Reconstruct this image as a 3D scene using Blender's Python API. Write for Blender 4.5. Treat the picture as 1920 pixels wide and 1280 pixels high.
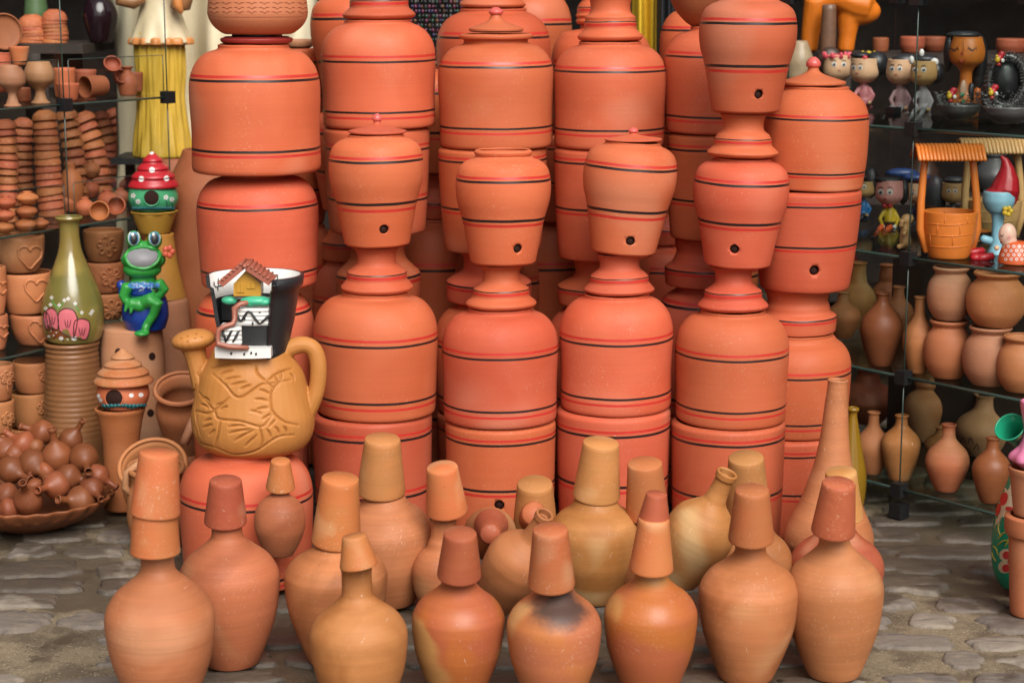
import bpy, bmesh, math, random
from mathutils import Vector, Matrix, Euler, noise
from mathutils.bvhtree import BVHTree
random.seed(7)
PI = math.pi
R = math.radians
S = bpy.context.scene
COL = S.collection
for o in list(bpy.data.objects): bpy.data.objects.remove(o)

# ---------------------------------------------------------------- camera, sky, sun, exposure
CH, CP, CF = 1.45, R(10.68), 3500.0          # eye height (m), downward pitch, focal length in photo pixels
cam = bpy.data.cameras.new("camera"); cam.sensor_width = 36; cam.lens = CF/1920*36
cam.clip_start = .05; cam.clip_end = 200
cam.dof.use_dof = True; cam.dof.focus_distance = 4.5; cam.dof.aperture_fstop = 4.5
co = bpy.data.objects.new("camera", cam); COL.objects.link(co)
co.location = (0, 0, CH); co.rotation_euler = (PI/2-CP, 0, 0); S.camera = co

SUN_EL, SUN_AZ = R(44), R(162)               # azimuth of the sun measured clockwise from +Y
w = bpy.data.worlds.new("World"); S.world = w; w.use_nodes = True
nt = w.node_tree; bg = nt.nodes["Background"]
sky = nt.nodes.new("ShaderNodeTexSky"); sky.sky_type = 'NISHITA'; sky.sun_disc = False
sky.sun_elevation = SUN_EL; sky.sun_rotation = SUN_AZ; sky.dust_density = 4.0; sky.air_density = 1.0; sky.ozone_density = 1.0
hs = nt.nodes.new("ShaderNodeHueSaturation"); hs.inputs['Saturation'].default_value = .22
nt.links.new(sky.outputs[0], hs.inputs['Color']); nt.links.new(hs.outputs[0], bg.inputs[0])
bg.inputs[1].default_value = .056
sl = bpy.data.lights.new("sun", 'SUN'); sl.energy = 1.5; sl.angle = R(42); sl.color = (1, .955, .89)
so = bpy.data.objects.new("sun", sl); COL.objects.link(so)
sd = Vector((math.sin(SUN_AZ)*math.cos(SUN_EL), math.cos(SUN_AZ)*math.cos(SUN_EL), math.sin(SUN_EL)))
so.rotation_euler = sd.to_track_quat('Z', 'Y').to_euler()
S.view_settings.view_transform = 'Standard'; S.view_settings.look = 'None'
S.view_settings.exposure = 1.40; S.view_settings.gamma = 1
S.render.engine = 'CYCLES'
S.cycles.max_bounces = 8; S.cycles.diffuse_bounces = 4; S.cycles.transparent_max_bounces = 24; S.cycles.caustics_reflective = False; S.cycles.caustics_refractive = False

# ---------------------------------------------------------------- pixel <-> place
FW = Vector((0, math.cos(CP), -math.sin(CP))); UP = Vector((0, math.sin(CP), math.cos(CP)))
CAM = Vector((0, 0, CH))
def at(px, py, Y):
    d = FW*CF + Vector((px-960, 0, 0)) - UP*(py-640)
    return CAM + d*(Y/d.y)
def sc(P): return (P-CAM).dot(FW)/CF            # metres per photo pixel at a place
def Yon(py, z):                                  # distance at which a pixel row meets height z
    return (CH-z)/math.tan(CP+math.atan((py-640)/CF))
def atz(px, py, z): return at(px, py, Yon(py, z))

# ---------------------------------------------------------------- materials
def newmat(name):
    m = bpy.data.materials.new(name); m.use_nodes = True
    return m, m.node_tree, m.node_tree.nodes["Principled BSDF"]
class N:
    def __init__(s, nt): s.nt = nt
    def n(s, t, **k):
        x = s.nt.nodes.new(t)
        for a, b in k.items(): setattr(x, a, b)
        return x
    def l(s, a, b): s.nt.links.new(a, b)
    def noise(s, vec, scale, detail=3, rough=.5, dist=0):
        x = s.n("ShaderNodeTexNoise"); s.l(vec, x.inputs['Vector'])
        x.inputs['Scale'].default_value = scale; x.inputs['Detail'].default_value = detail
        x.inputs['Roughness'].default_value = rough; x.inputs['Distortion'].default_value = dist
        return x.outputs['Fac']
    def ramp(s, v, a, b, lo=0., hi=1.):
        x = s.n("ShaderNodeMapRange"); x.interpolation_type = 'SMOOTHSTEP'; s.l(v, x.inputs[0])
        for i, q in zip((1, 2, 3, 4), (a, b, lo, hi)): x.inputs[i].default_value = q
        return x.outputs[0]
    def math(s, op, a, b=None):
        x = s.n("ShaderNodeMath", operation=op)
        for i, q in enumerate((a, b)):
            if q is None: continue
            if isinstance(q, (int, float)): x.inputs[i].default_value = q
            else: s.l(q, x.inputs[i])
        return x.outputs[0]
    def mix(s, f, a, b, mode='MIX'):
        x = s.n("ShaderNodeMix", data_type='RGBA', blend_type=mode)
        for i, q in ((0, f), (6, a), (7, b)):
            if isinstance(q, (int, float)): x.inputs[i].default_value = q
            elif isinstance(q, tuple): x.inputs[i].default_value = (*q[:3], 1)
            else: s.l(q, x.inputs[i])
        return x.outputs[2]
    def scale(s, vec, v):
        x = s.n("ShaderNodeVectorMath", operation='MULTIPLY'); s.l(vec, x.inputs[0]); x.inputs[1].default_value = v
        return x.outputs[0]
    def coords(s, world=False):
        tc = s.n("ShaderNodeTexCoord"); oi = s.n("ShaderNodeObjectInfo")
        m = s.math('MULTIPLY', oi.outputs['Random'], 53.0)
        cx = s.n("ShaderNodeCombineXYZ"); s.l(m, cx.inputs[0]); s.l(m, cx.inputs[1]); s.l(m, cx.inputs[2])
        ad = s.n("ShaderNodeVectorMath", operation='ADD'); s.l(tc.outputs['Object'], ad.inputs[0]); s.l(cx.outputs[0], ad.inputs[1])
        return ad.outputs[0], oi.outputs['Random'], tc.outputs['Object']
    def bump(s, h, strength, dist=.002):
        x = s.n("ShaderNodeBump"); x.inputs['Strength'].default_value = strength; x.inputs['Distance'].default_value = dist
        s.l(h, x.inputs['Height']); return x.outputs[0]

def clay(name, base, alt, pale=None, rough=.62, lines=.5, scuff=.35, blotch=4., palev=(.55, .72), spec=.35, hv=.05, pit=.5, stain=None, scratch=.5, vmul=.74):
    m, nt, p = newmat(name); g = N(nt)
    v, rnd, vo = g.coords()
    n1 = g.noise(v, blotch, 3, .55, .6)
    c = g.mix(g.ramp(n1, .38, .62), base, alt)
    if pale:
        v2 = g.n("ShaderNodeVectorMath", operation='ADD'); g.l(v, v2.inputs[0]); v2.inputs[1].default_value = (9.1, 3.3, 5.7)
        n2 = g.noise(v2.outputs[0], blotch*1.15, 1.5, .4, .25)
        c = g.mix(g.ramp(n2, *palev), c, pale)
    ln = g.noise(g.scale(v, (3, 3, 190)), 1.0, 4, .7)
    wob = g.noise(g.scale(v, (1.6, 1.6, 34)), 1.0, 3, .6)
    lv = g.math('ADD', g.math('MULTIPLY', ln, .55), g.math('MULTIPLY', wob, .45))
    c = g.mix(1.0, c, g.mix(lv, (1-.50*lines,)*3, (1+.40*lines,)*3), 'MULTIPLY')
    c = g.mix(g.ramp(g.noise(v, blotch*.45, 2, .5), .35, .65, 0, .30*min(1, lines*1.6)), c, tuple(x*.62 for x in base))
    # pale dust and scuffs
    sm = g.ramp(g.noise(v, 8, 3, .6), .45, .62)
    sn = g.ramp(g.noise(v, 170, 4, .65), .58, .70)
    c = g.mix(g.math('MULTIPLY', g.math('MULTIPLY', sm, sn), scuff), c, (.72, .52, .38))
    sm2 = g.ramp(g.noise(v, 9, 3, .6), .50, .64)
    sr = g.n("ShaderNodeVectorRotate"); sr.rotation_type = 'EULER_XYZ'; g.l(v, sr.inputs['Vector']); sr.inputs['Rotation'].default_value = (.5, .6, .3)
    s2 = g.ramp(g.noise(g.scale(sr.outputs[0], (42, 420, 42)), 1.0, 3, .6, 1.2), .685, .72)
    c = g.mix(g.math('MULTIPLY', g.math('MULTIPLY', sm2, s2), scratch), c, (1.0, .82, .66))
    vo2 = g.n("ShaderNodeTexVoronoi"); g.l(v, vo2.inputs['Vector']); vo2.inputs['Scale'].default_value = 55
    pt = g.math('MULTIPLY', g.ramp(vo2.outputs['Distance'], .05, .10, 1, 0), g.ramp(g.noise(v, 23, 1), .52, .6))
    c = g.mix(g.math('MULTIPLY', pt, pit), c, (.10, .035, .02))
    if stain:
        cx, cy, cz, rr = stain
        sb = g.n("ShaderNodeVectorMath", operation='SUBTRACT'); g.l(vo, sb.inputs[0]); sb.inputs[1].default_value = (cx, cy, cz)
        sx = g.scale(sb.outputs[0], (1., 1., 1.25))
        le = g.n("ShaderNodeVectorMath", operation='LENGTH'); g.l(sx, le.inputs[0])
        dd = g.math('ADD', le.outputs['Value'], g.math('MULTIPLY', g.math('SUBTRACT', g.noise(v, 28, 4, .6), .5), .06))
        c = g.mix(g.ramp(dd, rr*.35, rr, .9, 0), c, (.035, .028, .027))
    hsv = g.n("ShaderNodeHueSaturation"); g.l(c, hsv.inputs['Color'])
    g.l(g.math('ADD', g.math('MULTIPLY', rnd, hv*.24), .5-hv*.12), hsv.inputs['Hue'])
    g.l(g.math('ADD', g.math('MULTIPLY', g.math('FRACT', g.math('MULTIPLY', rnd, 17.3)), hv*4), vmul*(1-hv*2)), hsv.inputs['Value'])
    g.l(hsv.outputs[0], p.inputs['Base Color'])
    p.inputs['Roughness'].default_value = rough; p.inputs['Specular IOR Level'].default_value = spec
    g.l(g.ramp(g.noise(v, 12, 4, .6), .3, .7, rough-.07, rough+.08), p.inputs['Roughness'])
    h = g.math('ADD', g.math('MULTIPLY', lv, lines*1.0), g.math('MULTIPLY', g.noise(v, 120, 4, .6), .35))
    g.l(g.bump(h, .35, .0022), p.inputs['Normal'])
    return m

def paint(name, c, rough=.4, spec=.5, var=.12, emit=0, bump=.15, sc_=40, metal=0, coat=0):
    c = tuple(x*.78 for x in c)
    m, nt, p = newmat(name); g = N(nt)
    v, rnd, vo = g.coords()
    f = g.noise(v, sc_, 4, .6)
    cc = g.mix(f, tuple(x*(1-var) for x in c), tuple(min(1, x*(1+var)) for x in c))
    g.l(cc, p.inputs['Base Color'])
    p.inputs['Roughness'].default_value = rough; p.inputs['Specular IOR Level'].default_value = spec; p.inputs['Metallic'].default_value = metal
    p.inputs['Coat Weight'].default_value = coat
    if bump: g.l(g.bump(f, bump, .001), p.inputs['Normal'])
    return m

def glass(name, tint=(.93, .97, .95), refl=1.0):
    m, nt, p = newmat(name); g = N(nt); nt.nodes.remove(p)
    out = [x for x in nt.nodes if x.type == 'OUTPUT_MATERIAL'][0]
    tr = g.n("ShaderNodeBsdfTransparent"); tr.inputs[0].default_value = (*tint, 1)
    gl = g.n("ShaderNodeBsdfGlossy"); gl.inputs['Roughness'].default_value = .02
    fr = g.n("ShaderNodeLayerWeight"); fr.inputs[0].default_value = .5
    f5 = g.math('POWER', fr.outputs['Facing'], 4.0)
    mx = g.n("ShaderNodeMixShader"); g.l(g.math('MULTIPLY_ADD', f5, .35*refl), mx.inputs[0]); mx.inputs[0].links[0].from_node.inputs[2].default_value = .03*refl; g.l(tr.outputs[0], mx.inputs[1]); g.l(gl.outputs[0], mx.inputs[2])
    g.l(mx.outputs[0], out.inputs[0]); return m

JAR = clay("jar_clay", (.61, .122, .050), (.66, .150, .066), (.68, .22, .12), rough=.58, lines=.34, scuff=.30, blotch=3.2, palev=(.60, .80), spec=.25, hv=.05, pit=.15, scratch=.3)
JARB = clay("jar_clay_back", (.60, .115, .045), (.64, .135, .055), (.64, .16, .08), rough=.5, lines=.3, scuff=.18, blotch=3., spec=.25, hv=.04, pit=.15, scratch=.2)
RED = paint("stripe_red", (.60, .040, .028), .38, .5, .2)
BLK = paint("stripe_black", (.022, .012, .012), .38, .5, .2)
PINK = paint("knob_pink", (.68, .12, .10), .35, .5, .1)
HOLE = paint("tap_hole_dark", (.03, .01, .007), .8, .2, .1)
BT = [clay("bottle_clay_tan", (.46, .160, .050), (.60, .225, .082), (.68, .34, .15), lines=.75, scuff=.32, blotch=5, hv=.04, scratch=.9),
      clay("bottle_clay_orange", (.54, .16, .038), (.50, .13, .055), (.62, .31, .10), rough=.45, lines=.6, scuff=.32, blotch=6, palev=(.55, .64), hv=.03, scratch=.9),
      clay("bottle_clay_brown", (.40, .125, .046), (.54, .180, .070), (.58, .26, .11), lines=.9, scuff=.32, blotch=6, hv=.05, scratch=.9),
      clay("bottle_clay_ochre", (.46, .175, .045), (.58, .245, .075), (.68, .42, .19), lines=.7, scuff=.32, blotch=6, hv=.03, scratch=.9),
      clay("bottle_clay_rose", (.52, .180, .068), (.62, .228, .092), (.68, .31, .15), lines=.9, scuff=.4, blotch=5, hv=.03, scratch=.8)]
CAPM = [clay("cap_clay_orange", (.56, .19, .062), (.60, .17, .055), (.64, .29, .13), lines=.4, scuff=.6, blotch=9, hv=.05, scratch=.7),
        clay("cap_clay_red", (.42, .095, .042), (.48, .12, .05), (.54, .20, .10), lines=.5, scuff=.7, blotch=9, hv=.05, scratch=.9),
        clay("cap_clay_ochre", (.54, .235, .072), (.60, .245, .075), (.66, .33, .13), lines=.5, scuff=.5, blotch=9, hv=.04, scratch=.7)]
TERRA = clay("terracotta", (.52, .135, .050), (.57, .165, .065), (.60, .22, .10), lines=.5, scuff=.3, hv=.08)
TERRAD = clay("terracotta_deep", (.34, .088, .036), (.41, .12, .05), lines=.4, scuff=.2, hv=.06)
TERRAL = clay("terracotta_light", (.50, .230, .112), (.56, .255, .125), (.60, .32, .18), lines=.6, scuff=.4, hv=.06)
TERRAB = clay("terracotta_planter", (.50, .175, .065), (.55, .20, .08), (.6, .26, .12), lines=.35, scuff=.3, hv=.06)
BURN = clay("burnished_brown", (.22, .062, .023), (.29, .085, .032), rough=.48, lines=.4, scuff=.12, spec=.35, hv=.05)
BROWNR = clay("ribbed_brown", (.20, .085, .032), (.28, .12, .045), rough=.4, lines=.5, scuff=.1, spec=.5)
OCHRE = clay("ochre_slip", (.52, .205, .045), (.58, .235, .058), rough=.55, lines=.12, scuff=.15, hv=.01, pit=.4)
OCHRED = paint("ochre_groove", (.34, .125, .025), .8, .2, .2)
GREENV = clay("olive_glaze", (.20, .175, .045), (.28, .20, .05), (.36, .27, .07), rough=.16, lines=.35, scuff=0, blotch=9, spec=.7, hv=.01, pit=0, scratch=0)
YELV = clay("mustard_pot", (.50, .27, .04), (.55, .25, .05), rough=.5, lines=.3, scuff=.1)
def P(name, c, **k): return paint(name, c, **k)
WHITE = P("white_paint", (.82, .80, .76)); BLACKP = P("black_paint", (.02, .02, .022)); GREEN = P("frog_green", (.04, .36, .06), rough=.3, var=.35, sc_=60)
TEAL = P("birdhouse_green", (.07, .40, .18), rough=.35, var=.25); CRED = P("roof_red", (.52, .018, .028), rough=.35, var=.2); BLUE = P("blue_paint", (.012, .05, .30), rough=.3, var=.3)
CORAL = P("coral_flower", (.80, .14, .07)); LBLUE = P("light_blue", (.30, .60, .74)); PINKL = P("pink_petal", (.68, .16, .19), rough=.3); SKIN = P("figure_skin", (.78, .48, .28)); SKINP = P("figure_pink", (.78, .34, .30))
GREY = P("figure_grey", (.40, .38, .38)); DGREY = P("figure_charcoal", (.04, .04, .045)); MAUVE = P("figure_mauve", (.48, .30, .30)); YEL = P("yellow_paint", (.72, .48, .03)); ORG = P("orange_paint", (.78, .17, .02)); ORGC = P("orange_clay", (.70, .20, .03), var=.15)
TAN = P("tan_paint", (.62, .38, .15)); BLUS = P("bright_blue", (.03, .2, .5)); MINT = P("mint_bush", (.06, .48, .27), bump=.6); BRICK = P("brick_roof", (.36, .11, .07), bump=.4); YHOUSE = P("house_yellow", (.55, .28, .03)); PATHM = P("clay_path", (.36, .12, .075))
TEALD = P("teal_band", (.01, .12, .13)); CREAM = P("cream_blouse", (.70, .57, .36)); SKIRT = P("skirt_yellow", (.66, .41, .05), var=.25, sc_=14); ARM = P("figure_brown_skin", (.33, .15, .06)); RUFF = P("orange_ruffle", (.66, .25, .07)); GUNM = P("thorn_grey", (.16, .15, .15), rough=.35, metal=.3); PURP = P("plum_glaze", (.016, .005, .009), rough=.15); LILAC = P("lilac", (.45, .28, .55)); GLZG = P("green_glaze", (.015, .30, .16), rough=.2); PNKG = P("pink_glaze", (.72, .22, .38), rough=.2); GOLD = P("mustard_glaze", (.24, .13, .01), rough=.2)
PLAST = P("black_plastic", (.012, .012, .013), rough=.45); GLS = glass("clear_glass", (.97, .985, .98)); GLSH = glass("shelf_glass", (.94, .97, .955)); GLSD = glass("smoked_shelf_glass", (.80, .84, .82)); GEDGE = P("glass_edge", (.03, .055, .045), rough=.15)  # right shelf plates: the dark seen beneath them is put into the tint
WOODD = P("dark_wood", (.035, .02, .014), rough=.7, var=.4, sc_=9)

# ---------------------------------------------------------------- mesh builder
def smooth(pts, n=6):
    """Catmull-Rom through (a, b[, 1=sharp]) points."""
    P_ = [(p[0], p[1]) for p in pts]; sh = [len(p) > 2 and bool(p[2]) for p in pts]
    out = []
    for i in range(len(P_)-1):
        p1, p2 = P_[i], P_[i+1]
        p0 = P_[i-1] if i > 0 and not sh[i] else (2*p1[0]-p2[0], 2*p1[1]-p2[1])
        p3 = P_[i+2] if i+2 < len(P_) and not sh[i+1] else (2*p2[0]-p1[0], 2*p2[1]-p1[1])
        # limit tangents (no overshoot)
        for k in range(n):
            t = k/n; q = []
            for a in (0, 1):
                m1 = (p2[a]-p0[a])/2; m2 = (p3[a]-p1[a])/2
                d = p2[a]-p1[a]
                if d == 0: m1 = m2 = 0
                else:
                    if m1/d < 0: m1 = 0
                    if m2/d < 0: m2 = 0
                    m1 = d*min(m1/d, 3); m2 = d*min(m2/d, 3)
                h = (2*t**3-3*t**2+1)*p1[a]+(t**3-2*t*t+t)*m1+(-2*t**3+3*t*t)*p2[a]+(t**3-t*t)*m2
                q.append(h)
            out.append(tuple(q))
    out.append(P_[-1])
    return out

class MB:
    def __init__(s): s.v = []; s.f = []; s.m = []; s.mats = []; s.flat = set()
    def mi(s, mat):
        if mat not in s.mats: s.mats.append(mat)
        return s.mats.index(mat)
    def rev(s, poly, mat, M=Matrix(), seg=48, stripes=(), wob=None, rfun=None):
        """revolve a (r, z) polyline about z; stripes = [(z0, z1, mat)]; rfun(theta, z) scales the radius"""
        seed = random.random()*9
        rows = []
        for (r, z) in poly:
            if r < 1e-5:
                s.v.append(M @ Vector((0, 0, z))); rows.append([len(s.v)-1]); continue
            row = []; ph = random.random()*6.3
            for k in range(seg):
                th = 2*PI*k/seg; rr = r*(rfun(th, z) if rfun else 1+.005*math.sin(2*th+seed)+.003*math.sin(3*th+seed*2+z*9)); zz = z
                if wob: zz = z+wob*(1.5*math.sin(th+seed)+.5*math.sin(3*th+seed*2)+.3*math.sin(7*th+seed*3)+.12*math.sin(4*th+ph))
                s.v.append(M @ Vector((rr*math.cos(th), rr*math.sin(th), zz))); row.append(len(s.v)-1)
            rows.append(row)
        for i in range(len(rows)-1):
            a, b = rows[i], rows[i+1]
            zm = (poly[i][1]+poly[i+1][1])/2
            mm = mat
            for (z0, z1, sm_) in stripes:
                if z0 < zm < z1 and i < s_out(poly): mm = sm_
            k_ = s.mi(mm)
            if len(a) == 1 and len(b) == 1: continue
            for k in range(seg):
                k2 = (k+1) % seg
                if len(a) == 1: s.f.append((a[0], b[k2], b[k]))
                elif len(b) == 1: s.f.append((a[k], a[k2], b[0]))
                else: s.f.append((a[k], a[k2], b[k2], b[k]))
                s.m.append(k_)
    def tube(s, pts, rad, mat, seg=8, cap=True):
        pts = [Vector(p) for p in pts]; n = len(pts)
        if not hasattr(rad, '__len__'): rad = [rad]*n
        rows = []; u = None
        for i, p in enumerate(pts):
            d = (pts[min(i+1, n-1)]-pts[max(i-1, 0)])
            if d.length < 1e-9: d = Vector((0, 0, 1))
            d.normalize()
            if u is None:
                u = d.orthogonal().normalized()
            else:
                u = (u-d*u.dot(d))
                u = u.normalized() if u.length > 1e-6 else d.orthogonal().normalized()
            v = d.cross(u)
            row = []
            for k in range(seg):
                a = 2*PI*k/seg
                s.v.append(p+(u*math.cos(a)+v*math.sin(a))*rad[i]); row.append(len(s.v)-1)
            rows.append(row)
        k_ = s.mi(mat)
        for a, b in zip(rows, rows[1:]):
            for k in range(seg):
                k2 = (k+1) % seg; s.f.append((a[k], a[k2], b[k2], b[k])); s.m.append(k_)
        if cap:
            for row, pt, rev_ in ((rows[0], pts[0], True), (rows[-1], pts[-1], False)):
                d = (pts[0]-pts[1] if rev_ else pts[-1]-pts[-2]).normalized()
                r_ = rad[0] if rev_ else rad[-1]
                s.v.append(pt+d*r_*.6); c = len(s.v)-1
                for k in range(seg):
                    k2 = (k+1) % seg
                    s.f.append((row[k2], row[k], c) if rev_ else (row[k], row[k2], c)); s.m.append(k_)
    def ell(s, c, r, mat, rot=None, nu=16, nv=10):
        c = Vector(c); Mx = rot.to_matrix() if rot else Matrix.Identity(3)
        rows = []
        for j in range(nv+1):
            ph = PI*j/nv
            if j in (0, nv):
                s.v.append(c+Mx @ Vector((0, 0, -r[2]*math.cos(ph)))); rows.append([len(s.v)-1]); continue
            row = []
            for k in range(nu):
                a = 2*PI*k/nu
                s.v.append(c+Mx @ Vector((r[0]*math.sin(ph)*math.cos(a), r[1]*math.sin(ph)*math.sin(a), -r[2]*math.cos(ph)))); row.append(len(s.v)-1)
            rows.append(row)
        k_ = s.mi(mat)
        for a, b in zip(rows, rows[1:]):
            for k in range(nu):
                k2 = (k+1) % nu
                if len(a) == 1: s.f.append((a[0], b[k2], b[k]))
                elif len(b) == 1: s.f.append((a[k], a[k2], b[0]))
                else: s.f.append((a[k], a[k2], b[k2], b[k]))
                s.m.append(k_)
    def box(s, c, size, mat, M=None):
        c = Vector(c); b = len(s.v); M = M or Matrix.Identity(3)
        for x in (-.5, .5):
            for y in (-.5, .5):
                for z in (-.5, .5): s.v.append(c+M @ Vector((x*size[0], y*size[1], z*size[2])))
        for f in ((0, 1, 3, 2), (4, 6, 7, 5), (0, 4, 5, 1), (2, 3, 7, 6), (0, 2, 6, 4), (1, 5, 7, 3)):
            s.flat.add(len(s.f)); s.f.append(tuple(b+i for i in f)); s.m.append(s.mi(mat))
    def poly(s, pts, mat):
        b = len(s.v); s.v += [Vector(p) for p in pts]; s.flat.add(len(s.f)); s.f.append(tuple(range(b, b+len(pts)))); s.m.append(s.mi(mat))
    def prism(s, pts, d, mat):
        """closed outline swept by vector d"""
        b = len(s.v); n = len(pts); s.v += [Vector(p) for p in pts]+[Vector(p)+Vector(d) for p in pts]; k_ = s.mi(mat)
        for f in [tuple(range(b, b+n))[::-1], tuple(range(b+n, b+2*n))]+[(b+i, b+(i+1) % n, b+n+(i+1) % n, b+n+i) for i in range(n)]:
            s.flat.add(len(s.f)); s.f.append(f); s.m.append(k_)
    def mesh(s, name, T=None):
        me = bpy.data.meshes.new(name)
        vs = [T @ v for v in s.v] if T is not None else s.v
        me.from_pydata([tuple(v) for v in vs], [], s.f)
        for m in s.mats: me.materials.append(m)
        for i, p in enumerate(me.polygons):
            p.material_index = s.m[i]; p.use_smooth = i not in s.flat
        me.update()
        return me
    def build(s, name, origin=(0, 0, 0), parent=None, rot=None, bevel=0, autos=None):
        """verts are in the world; the object's origin is moved to `origin` (parent's own place if parented)"""
        if parent: origin = wloc(parent)
        me = s.mesh(name, Matrix.Translation(-Vector(origin)))
        o = bpy.data.objects.new(name, me); COL.objects.link(o)
        if parent: o.parent = parent
        else: o.location = origin
        return o
def s_out(poly):
    # index of the highest point: everything up to it is the outer wall
    b = max(range(len(poly)), key=lambda i: poly[i][1]); return b
def wloc(o):
    v = o.location.copy()
    while o.parent: o = o.parent; v += o.location
    return v
def local(name, mb, M, parent=None):
    """verts are local; object placed by matrix M"""
    o = bpy.data.objects.new(name, mb.mesh(name)); COL.objects.link(o); o.matrix_basis = M
    if parent: o.parent = parent
    return o
def tag(o, label=None, cat=None, group=None, kind=None):
    if label: o['label'] = label
    if cat: o['category'] = cat
    if group: o['group'] = group
    if kind: o['kind'] = kind
    return o
def empty(name, loc, label, cat, group=None, M=None):
    o = bpy.data.objects.new(name, None); COL.objects.link(o); o.empty_display_size = .05
    if M is not None: o.matrix_basis = M
    else: o.location = loc
    return tag(o, label, cat, group)
def blob(items, voxel, mats, name, it=4, origin=(0, 0, 0), parent=None, matf=None):
    """one continuous skin over ellipsoids and tubes (voxel remesh)"""
    mb = MB()
    for q in items:
        if q[0] == 'e': mb.ell(q[1], q[2], mats[0], q[3] if len(q) > 3 else None, 20, 14)
        elif q[0] == 'r': mb.rev(q[1], mats[0], q[2], 40)
        else: mb.tube(q[1], q[2], mats[0], 12)
    me = mb.mesh("tmp"); o = bpy.data.objects.new("tmp", me); COL.objects.link(o)
    m = o.modifiers.new("r", 'REMESH'); m.mode = 'VOXEL'; m.voxel_size = voxel
    m = o.modifiers.new("s", 'SMOOTH'); m.iterations = it; m.factor = .5
    dg = bpy.context.evaluated_depsgraph_get(); dg.update()
    me2 = bpy.data.meshes.new_from_object(o.evaluated_get(dg))
    bpy.data.objects.remove(o)
    if parent: origin = wloc(parent)
    me2.transform(Matrix.Translation(-Vector(origin)))
    me2.materials.clear()
    for x in mats: me2.materials.append(x)
    for p in me2.polygons:
        p.use_smooth = True
        p.material_index = matf(p.center+Vector(origin)) if matf else 0
    me2.name = name
    o = bpy.data.objects.new(name, me2); COL.objects.link(o)
    if parent: o.parent = parent
    else: o.location = origin
    return o
def wmat(o):
    M = o.matrix_basis.copy()
    while o.parent: o = o.parent; M = o.matrix_basis @ M
    return M
def absorb(mb, o):
    """surface pattern built in the world goes into the mesh of the part it lies on"""
    if not mb.v: return o
    Mi = wmat(o).inverted(); old = o.data; n = len(old.vertices); nm = old.name
    vs = [tuple(v.co) for v in old.vertices]+[tuple(Mi @ v) for v in mb.v]
    fs = [tuple(p.vertices) for p in old.polygons]+[tuple(i+n for i in f) for f in mb.f]
    mi = [p.material_index for p in old.polygons]; sm = [p.use_smooth for p in old.polygons]
    mats = list(old.materials)
    mp = []
    for m in mb.mats:
        if m not in mats: mats.append(m)
        mp.append(mats.index(m))
    mi += [mp[k] for k in mb.m]; sm += [i not in mb.flat for i in range(len(mb.f))]
    me = bpy.data.meshes.new(nm); me.from_pydata(vs, [], fs)
    for m in mats: me.materials.append(m)
    me.polygons.foreach_set('material_index', mi); me.polygons.foreach_set('use_smooth', sm); me.update()
    o.data = me; bpy.data.meshes.remove(old); me.name = nm
    return o
def bvh_of(objs):
    vs, fs = [], []
    for o in objs:
        M = wmat(o)
        b = len(vs); vs += [M @ v.co for v in o.data.vertices]; fs += [tuple(b+i for i in p.vertices) for p in o.data.polygons]
    return BVHTree.FromPolygons(vs, fs)
def hit(t, px, py):
    d = (FW*CF+Vector((px-960, 0, 0))-UP*(py-640)).normalized()
    h = t.ray_cast(CAM, d)
    return (h[0], h[1]) if h[0] is not None else (None, None)
def dline(mb, t, pts, rpx, mat, n=6, lift=0.0, closed=False):
    """a painted or cut line lying on a surface"""
    if closed: pts = list(pts)+[pts[0]]
    pl = smooth(pts, n) if len(pts) > 2 else [(pts[0][0]+(pts[1][0]-pts[0][0])*i/n, pts[0][1]+(pts[1][1]-pts[0][1])*i/n) for i in range(n+1)]
    run = []; rr = []
    for i, (x, y) in enumerate(pl):
        h, nn = hit(t, x, y)
        if h is None:
            if len(run) > 1: mb.tube(run, rr, mat, 6)
            run, rr = [], []; continue
        r = rpx*sc(h); run.append(h+nn*lift*r); rr.append(r*(1 if closed else (.45+.55*math.sin(PI*min(1, max(0, (i+.5)/len(pl)))))))
    if len(run) > 1: mb.tube(run, rr, mat, 6)
def dpatch(mb, t, poly, mat, lift=.0008, grid=7):
    """painted patch: outline in pixels, laid on the surface"""
    cx = sum(p[0] for p in poly)/len(poly); cy = sum(p[1] for p in poly)/len(poly)
    hc, nc = hit(t, cx, cy)
    if hc is None: return
    rings = []
    for g_ in range(1, grid+1):
        ring = []
        for (x, y) in poly:
            f = g_/grid; h, nn = hit(t, cx+(x-cx)*f, cy+(y-cy)*f)
            ring.append(h+nn*lift if h is not None else None)
        rings.append(ring)
    k_ = mb.mi(mat); n = len(poly)
    mb.v.append(hc+nc*lift); c = len(mb.v)-1; idx = []
    for ring in rings:
        row = []
        for q in ring:
            if q is None: row.append(None)
            else: mb.v.append(q); row.append(len(mb.v)-1)
        idx.append(row)
    for k in range(n):
        k2 = (k+1) % n
        if idx[0][k] is not None and idx[0][k2] is not None: mb.f.append((c, idx[0][k], idx[0][k2])); mb.m.append(k_)
        for a, b in zip(idx, idx[1:]):
            q = (a[k], b[k], b[k2], a[k2])
            if None not in q: mb.f.append(q); mb.m.append(k_)
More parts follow.
